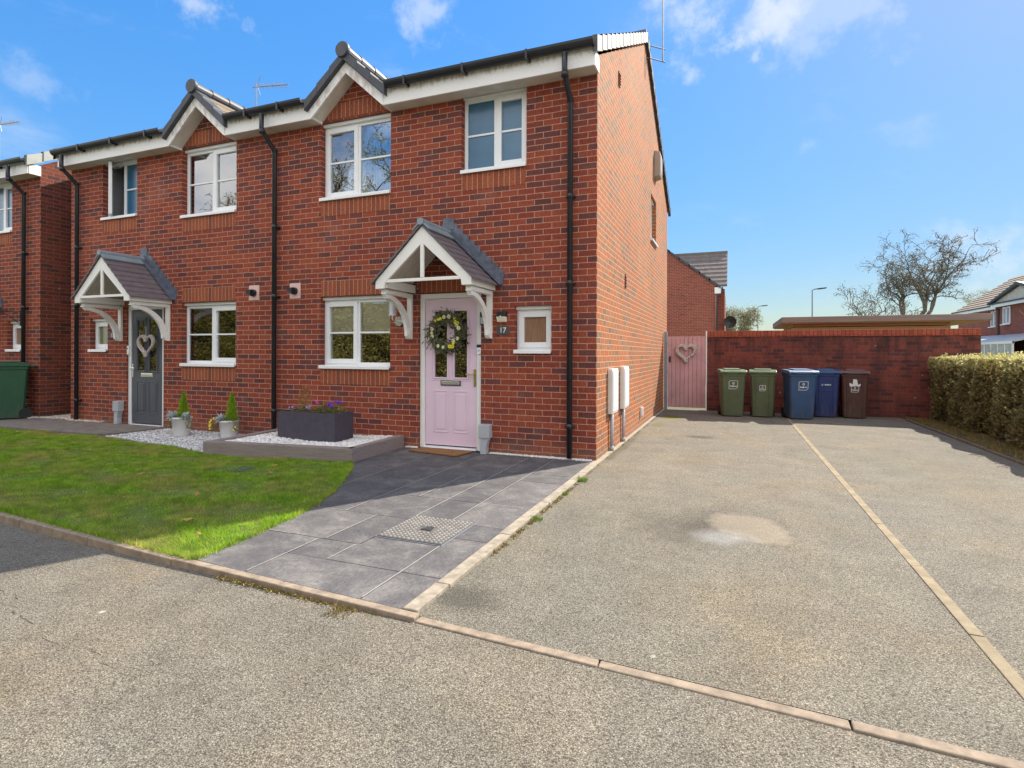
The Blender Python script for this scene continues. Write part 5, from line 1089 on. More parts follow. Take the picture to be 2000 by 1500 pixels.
def silver(c, n, label, s=0.05):
    t = thing('silver_plant', label, 'plant', c); V = []; 
    for k in range(n):
        a = rng.uniform(0, 6.28); el = rng.uniform(-0.4, 1.2); d = np.array([math.cos(a) * math.cos(el), math.sin(a) * math.cos(el), math.sin(el)]); e = np.cross(d, [0, 0, 1]); e /= np.linalg.norm(e) + 1e-6; q = np.array(c) + d * 0.01; L2 = s * rng.uniform(0.7, 1.3)
        V += [q, q + d * L2 * .6 + e * L2 * .16, q + d * L2 * 1.2 - np.array([0, 0, .006]), q + d * L2 * .6 - e * L2 * .16]
    mesh_np('leaves', np.array(V), np.arange(len(V)).reshape(-1, 4), 'silver', t); return t
silver((-6.41, -0.60, 0.31), 130, 'silver-leaved rosette at the left of the pot nearer the dark grey door', 0.085); silver((-6.20, -0.54, 0.31), 80, 'small silvery trailing plant at the right of the pot nearer the dark grey door', 0.07)
silver((-5.66, -0.38, 0.28), 110, 'silver-leaved rosette at the front of the pot beside the raised bed', 0.075)
leafy('trailing_plant', 'dark trailing foliage hanging over the left rim of the pot nearer the door', 'plant', (-6.46, -0.58, 0.15), 110, (0.07, 0.07, 0.07), 0.013, 'shrub')
leafy('trailing_plant', 'ochre trailing foliage over the right rim of the pot nearer the door', 'plant', (-6.15, -0.52, 0.14), 90, (0.04, 0.06, 0.09), 0.012, 'gold_leaf')
leafy('pansy', 'yellow pansies spilling over the left rim of the pot beside the raised bed', 'plant', (-5.76, -0.36, 0.12), 120, (0.06, 0.07, 0.09), 0.014, 'shrub', [(-0.09, -0.05, 0.02, 0.022, 'yellow'), (-0.06, -0.08, 0.07, 0.024, 'yellow'), (-0.08, -0.06, 0.12, 0.02, 'yellow'), (-0.03, -0.08, 0.15, 0.022, 'yellow'), (0.0, -0.06, 0.18, 0.02, 'yellow'), (-0.10, -0.03, 0.08, 0.02, 'yellow')])
leafy('pansy', 'small ochre pansies over the right rim of the pot beside the raised bed', 'plant', (-5.43, -0.30, 0.12), 90, (0.05, 0.06, 0.08), 0.012, 'shrub', [(0.0, -0.06, 0.02, 0.018, 'yellow'), (0.03, -0.05, 0.06, 0.018, 'yellow')])
leafy('leafy_cushion', 'green foliage around the conifer base in the pot nearer the door', 'plant', (-6.27, -0.52, 0.27), 130, (0.12, 0.10, 0.03), 0.014, 'shrub')
leafy('leafy_cushion', 'green foliage around the conifer base in the pot beside the raised bed', 'plant', (-5.50, -0.30, 0.24), 130, (0.09, 0.10, 0.04), 0.014, 'shrub')

# ------------------------------------------------------------------ wheelie bins
def wheelie(c, w_, d_, h, rz, body, lid, label, ribs=False, sticker='box', group='wheelie bins along the garden wall', z0=0.0):
    t = thing('wheelie_bin', label, 'bin', (0, 0, 0), group)
    b = MB(); hb = h - 0.075
    def ring(z, wx, y0_, y1_, ch): 
        return [(-wx + ch, y0_, z), (wx - ch, y0_, z), (wx, y0_ + ch, z), (wx, y1_ - ch, z), (wx - ch, y1_, z), (-wx + ch, y1_, z), (-wx, y1_ - ch, z), (-wx, y0_ + ch, z)]
    R_ = [ring(0.02, w_ * 0.395, -d_ * 0.33, d_ * 0.40, 0.03), ring(0.30, w_ * 0.425, -d_ * 0.38, d_ * 0.42, 0.03), ring(hb - 0.06, w_ * 0.465, -d_ * 0.46, d_ * 0.47, 0.03), ring(hb - 0.055, w_ * 0.485, -d_ * 0.475, d_ * 0.48, 0.02), ring(hb, w_ * 0.49, -d_ * 0.48, d_ * 0.485, 0.02)]
    ids = [[b.pt(p) for p in r__] for r__ in R_]
    for A, B in zip(ids, ids[1:]):
        for k in range(8): b.idx((A[k], A[(k + 1) % 8], B[(k + 1) % 8], B[k]))
    b.idx(ids[0][::-1]); b.idx(ids[-1])
    if ribs:
        for sx in (-1, 1): b.prism([(-d_ * 0.34, 0.05), (-d_ * 0.465, hb - 0.07), (-d_ * 0.485, hb - 0.07), (-d_ * 0.36, 0.05)], 'x', sx * w_ * 0.26 - 0.012, sx * w_ * 0.26 + 0.012)
    if ribs == 'arch':
        pts = [(-0.13, 0.12), (-0.13, 0.50), (-0.11, 0.56), (0.11, 0.56), (0.13, 0.50), (0.13, 0.12)]; yy = lambda z: -d_ * 0.335 - (d_ * 0.125) * (z / hb) - 0.006
        b.tube([(x, yy(z), z) for x, z in pts], 0.008, 6)
    b.build('tub', body, t, bevel=0.006)
    l = MB(); l.prism([(-d_ * 0.53, hb + 0.0), (-d_ * 0.53, hb + 0.035), (-d_ * 0.44, hb + 0.062), (d_ * 0.40, hb + 0.078), (d_ * 0.50, hb + 0.05), (d_ * 0.50, hb + 0.002)], 'x', -w_ * 0.52, w_ * 0.52)
    l.prism([(-d_ * 0.36, hb + 0.066), (-d_ * 0.33, hb + 0.088), (d_ * 0.30, hb + 0.098), (d_ * 0.34, hb + 0.078)], 'x', -w_ * 0.32, w_ * 0.32)
    for sx in (-1, 1): l.box(sx * w_ * 0.33 - 0.045, sx * w_ * 0.33 + 0.045, -d_ * 0.575, -d_ * 0.52, hb + 0.012, hb + 0.034)
    l.build('lid', lid, t, bevel=0.008)
    hd = MB(); hd.tube([(-w_ * 0.36, d_ * 0.50, hb), (-w_ * 0.36, d_ * 0.60, hb + 0.01), (w_ * 0.36, d_ * 0.60, hb + 0.01), (w_ * 0.36, d_ * 0.50, hb)], 0.014, 8); hd.build('handle', body, t)
    for sx in (-1, 1):
        wl = MB(); ids = []
        wl.tube([(sx * w_ * 0.42 - 0.022, d_ * 0.42, 0.10), (sx * w_ * 0.42 + 0.022, d_ * 0.42, 0.10)], 0.10, 18); wl.build('wheel', 'rubber', t)
    yf = lambda z: -d_ * 0.38 - (d_ * 0.08) * ((z - 0.30) / (hb - 0.36)) - 0.004
    def sp(x, z, e=0.0): return (x, yf(z) - e, z)
    def flat(mb, pts, e=0.0): mb.face([sp(x, z, e) for x, z in pts])
    if sticker == 'box' or sticker == 'small' or sticker == 'torn':
        s = {'box': 1.0, 'small': 0.68, 'torn': 0.78}[sticker]; zc = hb - 0.24 if sticker == 'box' else hb - 0.30; a_ = 0.088 * s; st = MB(); q = 0.008
        O = [(-a_, zc - a_), (a_ * 0.6, zc - a_), (a_, zc - a_ * 0.6), (a_, zc + a_), (-a_ * 0.75, zc + a_), (-a_, zc + a_ * 0.75)]
        I = [(-a_ + q, zc - a_ + q), (a_ * 0.6 - q * .3, zc - a_ + q), (a_ - q, zc - a_ * 0.6 + q * .3), (a_ - q, zc + a_ - q), (-a_ * 0.75 + q * .4, zc + a_ - q), (-a_ + q, zc + a_ * 0.75 - q * .4)]
        for k in range(6): flat(st, [O[k], O[(k + 1) % 6], I[(k + 1) % 6], I[k]])
        ring8 = [(0.024 * s * math.cos(k * math.pi / 8), zc + 0.030 * s + 0.024 * s * math.sin(k * math.pi / 8)) for k in range(16)]; in8 = [(0.010 * s * math.cos(k * math.pi / 8), zc + 0.030 * s + 0.010 * s * math.sin(k * math.pi / 8)) for k in range(16)]
        for k in range(0, 16):
            if k % 4 != 3: flat(st, [ring8[k], ring8[(k + 1) % 16], in8[(k + 1) % 16], in8[k]])
        if sticker == 'torn':
            flat(st, [(-0.02, zc + 0.06), (0.05, zc + 0.06), (0.045, zc + 0.12), (0.03, zc + 0.19), (-0.03, zc + 0.20), (-0.04, zc + 0.12)], 0.002); flat(st, [(-0.09, zc + 0.05), (0.0, zc + 0.05), (-0.02, zc + 0.09), (-0.10, zc + 0.12)], 0.002); flat(st, [(0.03, zc + 0.05), (0.085, zc + 0.05), (0.10, zc + 0.11), (0.06, zc + 0.09)], 0.002)
        st.build('sticker', 'sticker', t, recalc=False)
        text_mesh('Stafford', 0.040 * s, 'sticker', t, (0, yf(zc - 0.03 * s) - 0.003, zc - 0.028 * s), (R(90 - 6), 0, 0), 'lettering', 0.0005)
    elif sticker == 'line':
        zc = hb - 0.23; st = MB(); ring8 = [(-0.075 + 0.02 * math.cos(k * math.pi / 6), zc + 0.02 * math.sin(k * math.pi / 6)) for k in range(12)]; in8 = [(-0.075 + 0.009 * math.cos(k * math.pi / 6), zc + 0.009 * math.sin(k * math.pi / 6)) for k in range(12)]
        for k in range(12):
            if k % 3 != 2: flat(st, [ring8[k], ring8[(k + 1) % 12], in8[(k + 1) % 12], in8[k]])
        st.build('emblem', 'sticker', t, recalc=False); text_mesh('Stafford', 0.036, 'sticker', t, (0.022, yf(zc) - 0.003, zc + 0.002), (R(84), 0, 0), 'lettering', 0.0005)
    t.location = (c[0], c[1], z0); t.rotation_euler = (0, 0, rz); return t
wheelie((1.50, 6.02), 0.50, 0.53, 0.98, R(9), 'bin_green', 'bin_green_lid', 'green wheelie bin nearest the pink gate, with a large white sticker')
wheelie((2.10, 6.12), 0.50, 0.53, 0.98, R(-2), 'bin_green', 'bin_green_lid', 'ribbed green wheelie bin with a small faint sticker', True, 'small')
wheelie((2.775, 6.02), 0.535, 0.55, 0.99, R(12), 'bin_blue', 'bin_blue_lid', 'mid blue wheelie bin standing forward of the others, framed white sticker')
wheelie((3.30, 6.62), 0.50, 0.53, 0.98, R(2), 'bin_navy', 'bin_blue', 'dark blue wheelie bin with an arched front panel, partly behind the lighter one', 'arch', 'line')
wheelie((3.83, 6.62), 0.50, 0.53, 0.98, R(-4), 'bin_brown', 'bin_brown_lid', 'brown wheelie bin with a torn white sticker, farthest from the gate', True, 'torn')
wheelie((-11.15, -0.40), 0.58, 0.72, 1.05, R(-24), 'bin_neigh', 'bin_neigh', 'large green wheelie bin in front of the neighbouring house', False, None, group=None, z0=0.045)

# ------------------------------------------------------------------ garden wall, gate
t = thing('garden_wall', 'stained red brick garden wall with brick-on-edge coping behind the bins', 'wall', (3.5, 7.1, 0))
b = MB(); b.box(0.955, 6.06, 7.0, 7.215, -0.1, 1.690, 0); b.box(0.955, 6.075, 6.985, 7.23, 1.690, 1.712, 1); b.build('wall', ['brick_old', 'coping'], t)
b = MB(); b.box(0.955, 6.07, 6.995, 7.22, 1.713, 1.825, 0, (0, -1.70)); b.build('coping', 'coping', t, bevel=0.006)
t = thing('garden_gate', 'faded pink boarded garden gate between the house and the garden wall', 'gate', (0.5, 6.95, 0))
b = MB(); n_ = 9
for k in range(n_): b.box(0.105 + k * 0.0935, 0.105 + (k + 1) * 0.0935 - 0.006, 6.925, 6.95, 0.055, 1.705)
b.box(0.107, 0.940, 6.9505, 6.958, 0.06, 1.70); b.build('boards', 'gate_pink', t, bevel=0.003)
for z in (0.22, 0.88, 1.5): b = MB(); b.box(0.11, 0.94, 6.959, 6.985, z, z + 0.09); b.build('ledge', 'gate_pink', t)
b = MB(); b.box(0.02, 0.095, 6.93, 7.005, -0.05, 1.82); b.build('post', 'steel', t, bevel=0.004, label='grey gate post against the house wall')
b = MB(); b.box(0.948, 0.975, 6.90, 6.984, -0.05, 1.82); b.build('post', 'upvc', t, bevel=0.004, label='white gate post against the garden wall')
b = MB(); b.box(0.135, 0.175, 6.915, 6.924, 1.10, 1.24); b.tube([(0.155, 6.915, 1.17), (0.155, 6.885, 1.17)], 0.012, 8); b.build('latch', 'black_iron', t)

# ------------------------------------------------------------------ hedge
t = thing('hedge', 'clipped brownish hedge with yellow-green top along the right of the driveway', 'hedge', (5.9, 3.0, 0))
hx0, hx1, hy0, hy1, hz = 5.16, 6.4, 0.2, 6.75, 1.25
b = MB(); b.box(hx0 + 0.22, hx1 - 0.2, hy0 + 0.2, hy1 - 0.3, 0.02, hz - 0.20); b.build('core', 'hedge_core', t)
def lump(a, b_): return 0.06 * np.sin(a * 3.1 + 1) * np.cos(b_ * 2.7) + 0.04 * np.sin(a * 7.3 + b_ * 5.1)
n = 46000; y = rng.uniform(hy0, hy1, n); z = rng.uniform(0.04, hz, n) ; dep = np.abs(rng.normal(0, 0.11, n)) + 0.10 * (np.sin(y * 19 + 3 * np.sin(z * 11)) * np.sin(z * 17 + 2 * np.sin(y * 7)) > 0.45); low = np.clip((0.35 - z) / 0.35, 0, 1)
x = hx0 + dep + lump(y, z) + 0.12 * np.clip(z - 1.05, 0, 1) * 1.5 + low * 0.16 * rng.uniform(0, 1, n)
keep = rng.uniform(0, 1, n) > low * 0.55; C1 = np.c_[x, y, z][keep]
n = 12000; x = rng.uniform(hx0, hx1, n); z = rng.uniform(0.04, hz, n); C2 = np.c_[x, hy1 - np.abs(rng.normal(0, 0.08, n)) + lump(x, z), z]; C3 = np.c_[x, hy0 + np.abs(rng.normal(0, 0.08, n)) + lump(x, z), z]; C4 = np.c_[np.full(n, hx1) - np.abs(rng.normal(0, 0.08, n)), rng.uniform(hy0, hy1, n), z]
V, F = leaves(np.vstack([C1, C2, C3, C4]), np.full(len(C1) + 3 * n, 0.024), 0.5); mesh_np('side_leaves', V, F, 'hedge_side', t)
n = 42000; x = rng.uniform(hx0 + 0.03, hx1, n); y = rng.uniform(hy0, hy1, n); ed = np.clip(0.14 - (x - hx0), 0, 1); C = np.c_[x, y, hz - 0.01 - ed * 0.9 - np.abs(rng.normal(0, 0.03, n)) + 0.03 * rng.uniform(0, 1, n) ** 4 + 0.3 * lump(x * 2, y * 1.7) + 0.012 * np.sin(y * 23)]
n2 = 9000; y = rng.uniform(hy0, hy1, n2); z = hz - np.abs(rng.normal(0, 0.11, n2)); C5 = np.c_[hx0 + np.abs(rng.normal(0, 0.04, n2)) + lump(y, z) + 0.12 * np.clip(z - 1.05, 0, 1), y, z]
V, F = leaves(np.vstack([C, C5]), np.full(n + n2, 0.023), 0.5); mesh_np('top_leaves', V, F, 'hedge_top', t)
b = MB()
for k in range(520):
    y = rng.uniform(hy0, hy1); z = rng.uniform(0.02, 1.1); x0 = hx0 + rng.uniform(0.05, 0.25); ln = rng.uniform(0.1, 0.4); b.tube([(x0 + 0.05, y, z), (x0 - rng.uniform(0, 0.12), y + rng.uniform(-0.15, 0.15), z + ln)], [0.005, 0.002], 4, cap=False)
for k in range(22): y = hy0 + 0.15 + k * 0.3; b.tube([(5.55, y, 0), (5.5 + rng.uniform(-0.1, 0.1), y + 0.05, 0.6)], [0.025, 0.015], 6)
b.build('twigs', 'bark', t)
b = MB(); sc_ = []
for k in range(420):
    y = rng.uniform(hy0, hy1); x0 = rng.uniform(hx0 + 0.05, hx1 - 0.1) if rng.uniform() < 0.7 else hx0 + 0.05; z = hz - 0.06 if x0 > hx0 + 0.06 else rng.uniform(0.4, 1.2); dx = rng.normal(0, 0.03) if x0 > hx0 + 0.06 else -rng.uniform(0.03, 0.10); ln = rng.uniform(0.05, 0.15)
    e = (x0 + dx, y + rng.normal(0, 0.03), z + ln); b.tube([(x0, y, z), e], [0.003, 0.002], 4, cap=False); sc_ += [np.array((x0, y, z)) + (np.array(e) - np.array((x0, y, z))) * f_ for f_ in (0.5, 0.7, 0.85, 1.0)]
b.build('shoots', 'bark_pale', t); V, F = leaves(np.repeat(np.array(sc_), 2, 0) + rng.normal(0, 0.008, (len(sc_) * 2, 3)), np.full(len(sc_) * 2, 0.018), 0.5); mesh_np('shoot_leaves', V, F, 'hedge_top', t)
# saplings behind the hedge
def sapling(x, y, h, label, lean=0.0):
    t = thing('sapling', label, 'tree', (x, y, 0), None); b = MB(); b.tube([(x, y, 0), (x + lean * .4, y, h * .5), (x + lean, y, h)], [0.022, 0.014, 0.004], 6); b.build('trunk', 'bark_pale', t)
    b = MB(); z = 1.3
    while z < h * 0.93:
        a = rng.uniform(0, 6.28); ln = 0.42 * (1 - z / h) + 0.12; dx, dy = math.cos(a) * ln, math.sin(a) * ln * .6; b.tube([(x + lean * z / h, y, z), (x + lean * z / h + dx * .6, y + dy * .6, z + ln * .35), (x + lean * z / h + dx, y + dy, z + ln * .8)], [0.009, 0.006, 0.003], 4); z += rng.uniform(0.07, 0.14)
    b.build('branches', 'bark_pale', t)
sapling(6.75, 6.6, 2.75, 'bare pale sapling rising beside the end of the garden wall'); sapling(7.25, 6.7, 2.9, 'taller bare sapling right of the one by the wall end', 0.05); sapling(7.75, 6.3, 2.5, 'bare branching sapling behind the hedge at the right edge', -0.1)

# ------------------------------------------------------------------ garden room, background houses
t = thing('garden_room', 'flat-roofed larch-clad garden room behind the brick wall', 'shed', (5, 10.5, 0))
b = MB(); n_ = 20
for k in range(n_): b.box(2.95, 6.25, 9.26, 12.0, 0.1 + k * 0.1, 0.1 + k * 0.1 + 0.082)
b.build('cladding', 'larch', t)
b = MB(); b.box(2.68, 6.95, 9.0, 12.4, 2.09, 2.235); b.build('roof', 'beam', t, bevel=0.006)
b = MB(); b.box(2.72, 6.92, 9.03, 12.38, 2.07, 2.09); b.build('soffit', 'larch', t)
# house behind, gable end
t = thing('brick_house', 'brick house seen gable-on beyond the pink gate, tiled roof sloping right', 'house', (-3, 24, 0))
b = MB(); X1 = 0.80; b.face([(-7, 21, -0.1), (X1, 21, -0.1), (X1, 21, 4.50), (-3.1, 21, 7.55), (-7, 21, 4.5)]); b.face([(X1, 21, -0.1), (X1, 29, -0.1), (X1, 29, 4.5), (X1, 21, 4.5)]); b.face([(X1, 23.5, -0.1), (1.16, 23.5, -0.1), (1.16, 23.5, 4.6), (X1, 23.5, 4.6)]); b.face([(1.16, 23.5, -0.1), (1.16, 29, -0.1), (1.16, 29, 4.6), (1.16, 23.5, 4.6)]); b.build('wall', 'brick_far', t, recalc=False)
b = MB(); n_ = 9
for k in range(n_):
    t0, t1 = k / n_, (k + 1) / n_ + 0.015; xx = lambda u: 1.02 + (-3.1 - 1.02) * u; zz = lambda u: 4.42 + (7.62 - 4.42) * u
    b.prism([(xx(t0), zz(t0) + 0.05), (xx(t1), zz(t1) + 0.02), (xx(t1), zz(t1) - 0.07), (xx(t0), zz(t0) - 0.09)], 'y', 20.93, 21.12)
b.build('verge', 'dark_tile', t)
b = MB(); b.prism([(1.0, 4.42), (-3.1, 7.6), (-7.2, 4.42), (-3.1, 7.5)], 'y', 21.0, 24.0); b.build('front_roof', 'roof_tile', t)
b = MB(); n_ = 8
for k in range(n_):
    t0, t1 = k / n_, (k + 1) / n_ + 0.02; yy = lambda u: 22.9 + 2.6 * u; zz = lambda u: 4.70 + 2.05 * u
    b.prism([(yy(t0), zz(t0) + 0.05), (yy(t1), zz(t1) + 0.0), (yy(t1), zz(t1) - 0.06), (yy(t0), zz(t0) - 0.05)], 'x', -7, 1.28)
b.box(-7, 1.28, 25.4, 25.6, 6.62, 6.84); b.build('rear_roof', 'roof_tile', t)
b = MB(); b.box(0.75, 1.02, 20.96, 21.3, 4.12, 4.40); b.build('fascia', 'upvc', t)
b = MB(); b.tube([(1.08, 21.1, 4.42), (1.08, 21.1, 4.22), (0.86, 20.93, 4.0), (0.84, 20.93, 2.0)], 0.04, 8); b.build('downpipe', 'black', t)
t = thing('satellite_dish', 'dark mesh satellite dish on the side of the brick house behind', 'satellite dish', (1.35, 23.3, 2.75))
b = MB()
for k in range(9): a = -0.9 + k * 0.225; b.tube([(1.42 + 0.30 * math.sin(a) * 0 + 0.0, 23.3, 2.9)] * 1 + [(1.42 + 0.28 * math.sin(a), 23.3 - 0.1 * math.cos(a), 2.9 + 0.34 * math.cos(a) * 0), (1.42 + 0.28 * math.sin(a), 23.2, 2.9)], 0.01, 4) if False else None
b.lathe((1.42, 23.2, 2.9), [(0.02, 0.10), (0.18, 0.05), (0.30, 0.0), (0.30, 0.012), (0.18, 0.062), (0.02, 0.115)], 24, ax='y'); b.build('dish', 'black_iron', t)
b = MB(); b.tube([(1.17, 23.55, 2.75), (1.35, 23.3, 2.78)], 0.02, 6); b.tube([(1.42, 23.25, 2.62), (1.42, 22.95, 2.80)], 0.012, 6); b.build('arm', 'black_iron', t)
# far house on the right, facade facing the driveway
t = thing('far_house', 'distant brick house with brown tiled roof and glazed lean-to at the right edge', 'house', (24, 48, 0))
FX = 20.4
b = MB(); b.sheet('x', FX, 30, 54.5, -0.1, 5.0, [(46.95, 48.1, 3.5, 4.72), (36, 37.2, 3.5, 4.72)], 0.15); b.face([(FX, 54.5, -0.1), (28.4, 54.5, -0.1), (28.4, 54.5, 5.0), (24.4, 54.5, 8.0), (FX, 54.5, 5.0)]); b.face([(FX, 30, -0.1), (28.4, 30, -0.1), (28.4, 30, 5.0), (24.4, 30, 8.0), (FX, 30, 5.0)])
b.box(FX - 0.7, FX - 0.01, 36.5, 44.7, -0.1, 5.0); b.build('wall', 'brick_far', t, recalc=False)
b = MB(); n_ = 12
for k in range(n_):
    t0, t1 = k / n_, (k + 1) / n_ + 0.01; xx = lambda u: FX - 0.35 + 4.35 * u; zz = lambda u: 5.02 + 3.05 * u
    b.prism([(xx(t0), zz(t0) + 0.07), (xx(t1), zz(t1) + 0.0), (xx(t1), zz(t1) - 0.08), (xx(t0), zz(t0) - 0.02)], 'y', 29.6, 54.8)
b.prism([(24.4, 8.07), (28.8, 5.0), (28.8, 4.9), (24.4, 7.95)], 'y', 29.6, 54.8); b.build('roof', 'roof_brown', t)
b = MB(); b.box(FX - 0.36, FX - 0.32, 44.8, 54.8, 4.80, 5.03); b.box(FX - 0.32, FX, 44.8, 54.8, 4.80, 4.83); b.box(FX - 1.02, FX - 0.98, 36.3, 44.9, 4.78, 5.02); b.build('fascia', 'upvc', t)
b = MB(); b.tube([(FX - 0.4, 44.8, 5.05), (FX - 0.4, 54.8, 5.05)], 0.06, 8); b.tube([(FX - 1.05, 36.3, 5.04), (FX - 1.05, 44.9, 5.04)], 0.06, 8); b.build('gutter', 'black', t)
b = MB(); b.prism([(44.95, 5.05), (40.6, 6.0), (36.25, 5.05)], 'x', FX - 0.9, FX - 0.72); b.build('gable_panel', 'soffit', t)
b = MB()
for s_ in (-1, 1): b.prism([(40.6, 6.25), (40.6 + s_ * 4.6, 5.15), (40.6 + s_ * 4.6, 5.0), (40.6, 6.05)], 'x', FX - 1.15, FX + 1.4)
b.build('gable_roof', 'dark_tile', t)
for y_ in (44.95, 44.2):
    b = MB(); b.tube([((FX - 0.4) if y_ > 44.8 else FX - 1.0, y_ + 0.3, 5.0), (FX - 0.08 if y_ > 44.8 else FX - 0.78, y_ + 0.1, 4.6), (FX - 0.08 if y_ > 44.8 else FX - 0.78, y_ + 0.1, 0)], 0.06, 6); b.build('downpipe', 'black', t)
for (y0, y1, xx_) in ((46.95, 48.1, FX + 0.08), (42.5, 43.6, FX - 0.78)):
    b = MB(); rect_frame(b, y0, y1, 3.5, 4.72, xx_, xx_ + 0.06, 0.08, 'x'); b.box(xx_, xx_ + 0.05, (y0 + y1) / 2 - 0.05, (y0 + y1) / 2 + 0.05, 3.5, 4.72); W_ = b.build('window', 'upvc', t)
    b = MB(); b.box(xx_ + 0.02, xx_ + 0.03, y0 + 0.08, y1 - 0.08, 3.58, 4.64); b.build('pane', 'room_light', W_); b = MB(); b.box(xx_ - 0.15, xx_ + 0.0, y0 - 0.05, y1 + 0.05, 3.44, 3.5); b.build('sill', 'upvc', W_)
b = MB(); b.prism([(FX - 3.0, 2.18), (FX - 0.75, 2.75), (FX - 0.75, 2.65), (FX - 3.0, 2.10)], 'y', 36, 53); b.build('lean_to_roof', plain('grey_polycarbonate', (0.42, 0.46, 0.50), 0.4, 0.1), t)
b = MB(); y = 36.0
while y < 53: b.box(FX - 3.05, FX - 2.97, y, y + 0.09, 0, 2.15); y += 1.0
b.box(FX - 3.06, FX - 2.96, 36, 53, 2.0, 2.16); b.box(FX - 3.06, FX - 2.96, 36, 53, 0.0, 0.5); b.build('lean_to_frame', 'upvc', t)
b = MB(); b.box(FX - 3.02, FX - 3.01, 36, 53, 0.5, 2.0); b.build('lean_to_glass', plain('pale_reflecting_glass', (0.30, 0.36, 0.40), 0.15, 0.3, 2), t)
# lampposts
def lamp(x, y, h, label):
    t = thing('street_lamp', label, 'lamp post', (x, y, 0), 'street lamps beyond the garden wall'); b = MB(); b.tube([(x, y, 0), (x, y, 1.2)], 0.09, 10); b.tube([(x, y, 1.2), (x, y, h)], [0.06, 0.045], 10); b.tube([(x, y, h), (x + 0.4, y, h + 0.10)], 0.03, 6); b.build('pole', 'steel', t)
    b = MB(); b.prism([(x + 0.1, h + 0.06), (x + 0.5, h + 0.13), (x + 1.0, h + 0.17), (x + 0.98, h + 0.09), (x + 0.5, h + 0.03)], 'y', y - 0.13, y + 0.13); b.build('lamp_head', 'black_iron', t)
def at(px, D):  # world point on the horizon ray of a pixel column at a given depth
    a = (px - 1000) / 1084 * D; return (1.503 + a * math.cos(TH) - D * math.sin(TH), -6.546 + a * math.sin(TH) + D * math.cos(TH))
lamp(*at(1586, 44), 6.4, 'taller-looking street lamp rising above the garden room roof'); lamp(*at(1480, 62), 6.6, 'more distant street lamp left of the garden room')

# ------------------------------------------------------------------ trees
def tree(name, label, base, h, seed, trunk_r, leaf, leaf_n, leaf_s, bark='bark', spread=0.62, levels=7, trunk_h=0.28, group=None, first=None):
    r = np.random.default_rng(seed); segs = []; tips = []
    def grow(p, d, ln, rad, lv):
        n_ = 4 if lv < 2 else 3; q = p.copy(); dd = d.copy()
        for i in range(n_):
            dd = dd + r.normal(0, 0.13 + 0.03 * lv, 3) + np.array([0, 0, 0.03 if lv > 0 else 0.0]); dd /= np.linalg.norm(dd); q2 = q + dd * ln / n_; r0 = rad * (1 - 0.38 * i / n_); r1 = rad * (1 - 0.38 * (i + 1) / n_); segs.append((q, q2, r0, r1)); q = q2
            if lv >= 2 and i < n_ - 1 and lv < levels and r.uniform() < 0.75:
                s_ = dd + r.normal(0, spread * 1.1, 3); s_ /= np.linalg.norm(s_); grow(q, s_, ln * r.uniform(0.5, 0.7), r1 * 0.55, lv + 2)
        if lv >= levels - 2: tips.append(q)
        if lv < levels:
            k = 3 if (lv == 0) else 2; az0 = r.uniform(0, 6.28)
            for j in range(k):
                s_ = dd + r.normal(0, spread, 3) * np.array([1, 1, 0.55]); s_ /= np.linalg.norm(s_)
                if lv <= 1: az = az0 + j * 6.283 / k + r.uniform(-0.3, 0.3); ti = (0.45 if lv == 0 else 0.55) * r.uniform(0.8, 1.3); s_ = np.array([math.cos(az) * math.sin(ti), math.sin(az) * math.sin(ti), math.cos(ti)]) + (0.5 * dd if lv == 1 else 0); s_ /= np.linalg.norm(s_)
                if s_[2] < -0.2: s_[2] *= -0.5
                grow(q, s_, ln * r.uniform(0.68, 0.86), rad * 0.62 * r.uniform(0.85, 1.1), lv + 1)
    grow(np.array([base[0], base[1], 0.0]), np.array([0, 0, 1.0]) if first is None else np.array(first, float), h * trunk_h, trunk_r, 0)
    zs = max(s[1][2] for s in segs); f = h / zs
    A = np.array([s[0] for s in segs]); B = np.array([s[1] for s in segs]); ra = np.array([s[2] for s in segs]); rb = np.array([s[3] for s in segs]); b0 = np.array([base[0], base[1], 0.0]); A = (A - b0) * f + b0; B = (B - b0) * f + b0; T = (np.array(tips) - b0) * f + b0
    ra = np.maximum(ra, 0.015); rb = np.maximum(rb, 0.013)
    t = thing(name, label, 'tree', (base[0], base[1], 0), group)
    def tubes(mask, nm):
        a, b_, x, y = A[mask], B[mask], ra[mask], rb[mask]
        if not len(a): return
        d = b_ - a; d /= np.linalg.norm(d, axis=1)[:, None]; u = np.cross(d, [0.3, 0.9, 0.1]); u /= np.linalg.norm(u, axis=1)[:, None]; v = np.cross(d, u); k = 5; V = []
        for P_, R__ in ((a - d * 0.3 * x[:, None], x), (b_, y)):
            for j in range(k): an = 2 * np.pi * j / k; V.append(P_ + (u * np.cos(an) + v * np.sin(an)) * R__[:, None])
        V = np.stack(V, 1).reshape(-1, 3); n_ = len(a); F = np.array([[j, (j + 1) % k, k + (j + 1) % k, k + j] for j in range(k)])[None] + (2 * k * np.arange(n_))[:, None, None]
        mesh_np(nm, V, F.reshape(-1, 4), bark, t, smooth=True)
    big = ra > trunk_r * 0.42; tubes(big, 'trunk'); tubes(~big, 'branches')
    if leaf:
        i = r.integers(0, len(T), leaf_n); C = T[i] + r.normal(0, leaf_s * 3.0, (leaf_n, 3)); V, F = leaves(C, np.full(leaf_n, leaf_s), 0.5, r=r); mesh_np('crown', V, F, leaf, t)
    return t
tree('ash_tree', 'large bare-branched tree with dark seed clusters behind the garden room', at(1768, 38), 9.6, 21, 0.31, 'dark_leaf', 17000, 0.036, 'bark_mid', 0.50, 7, 0.20)
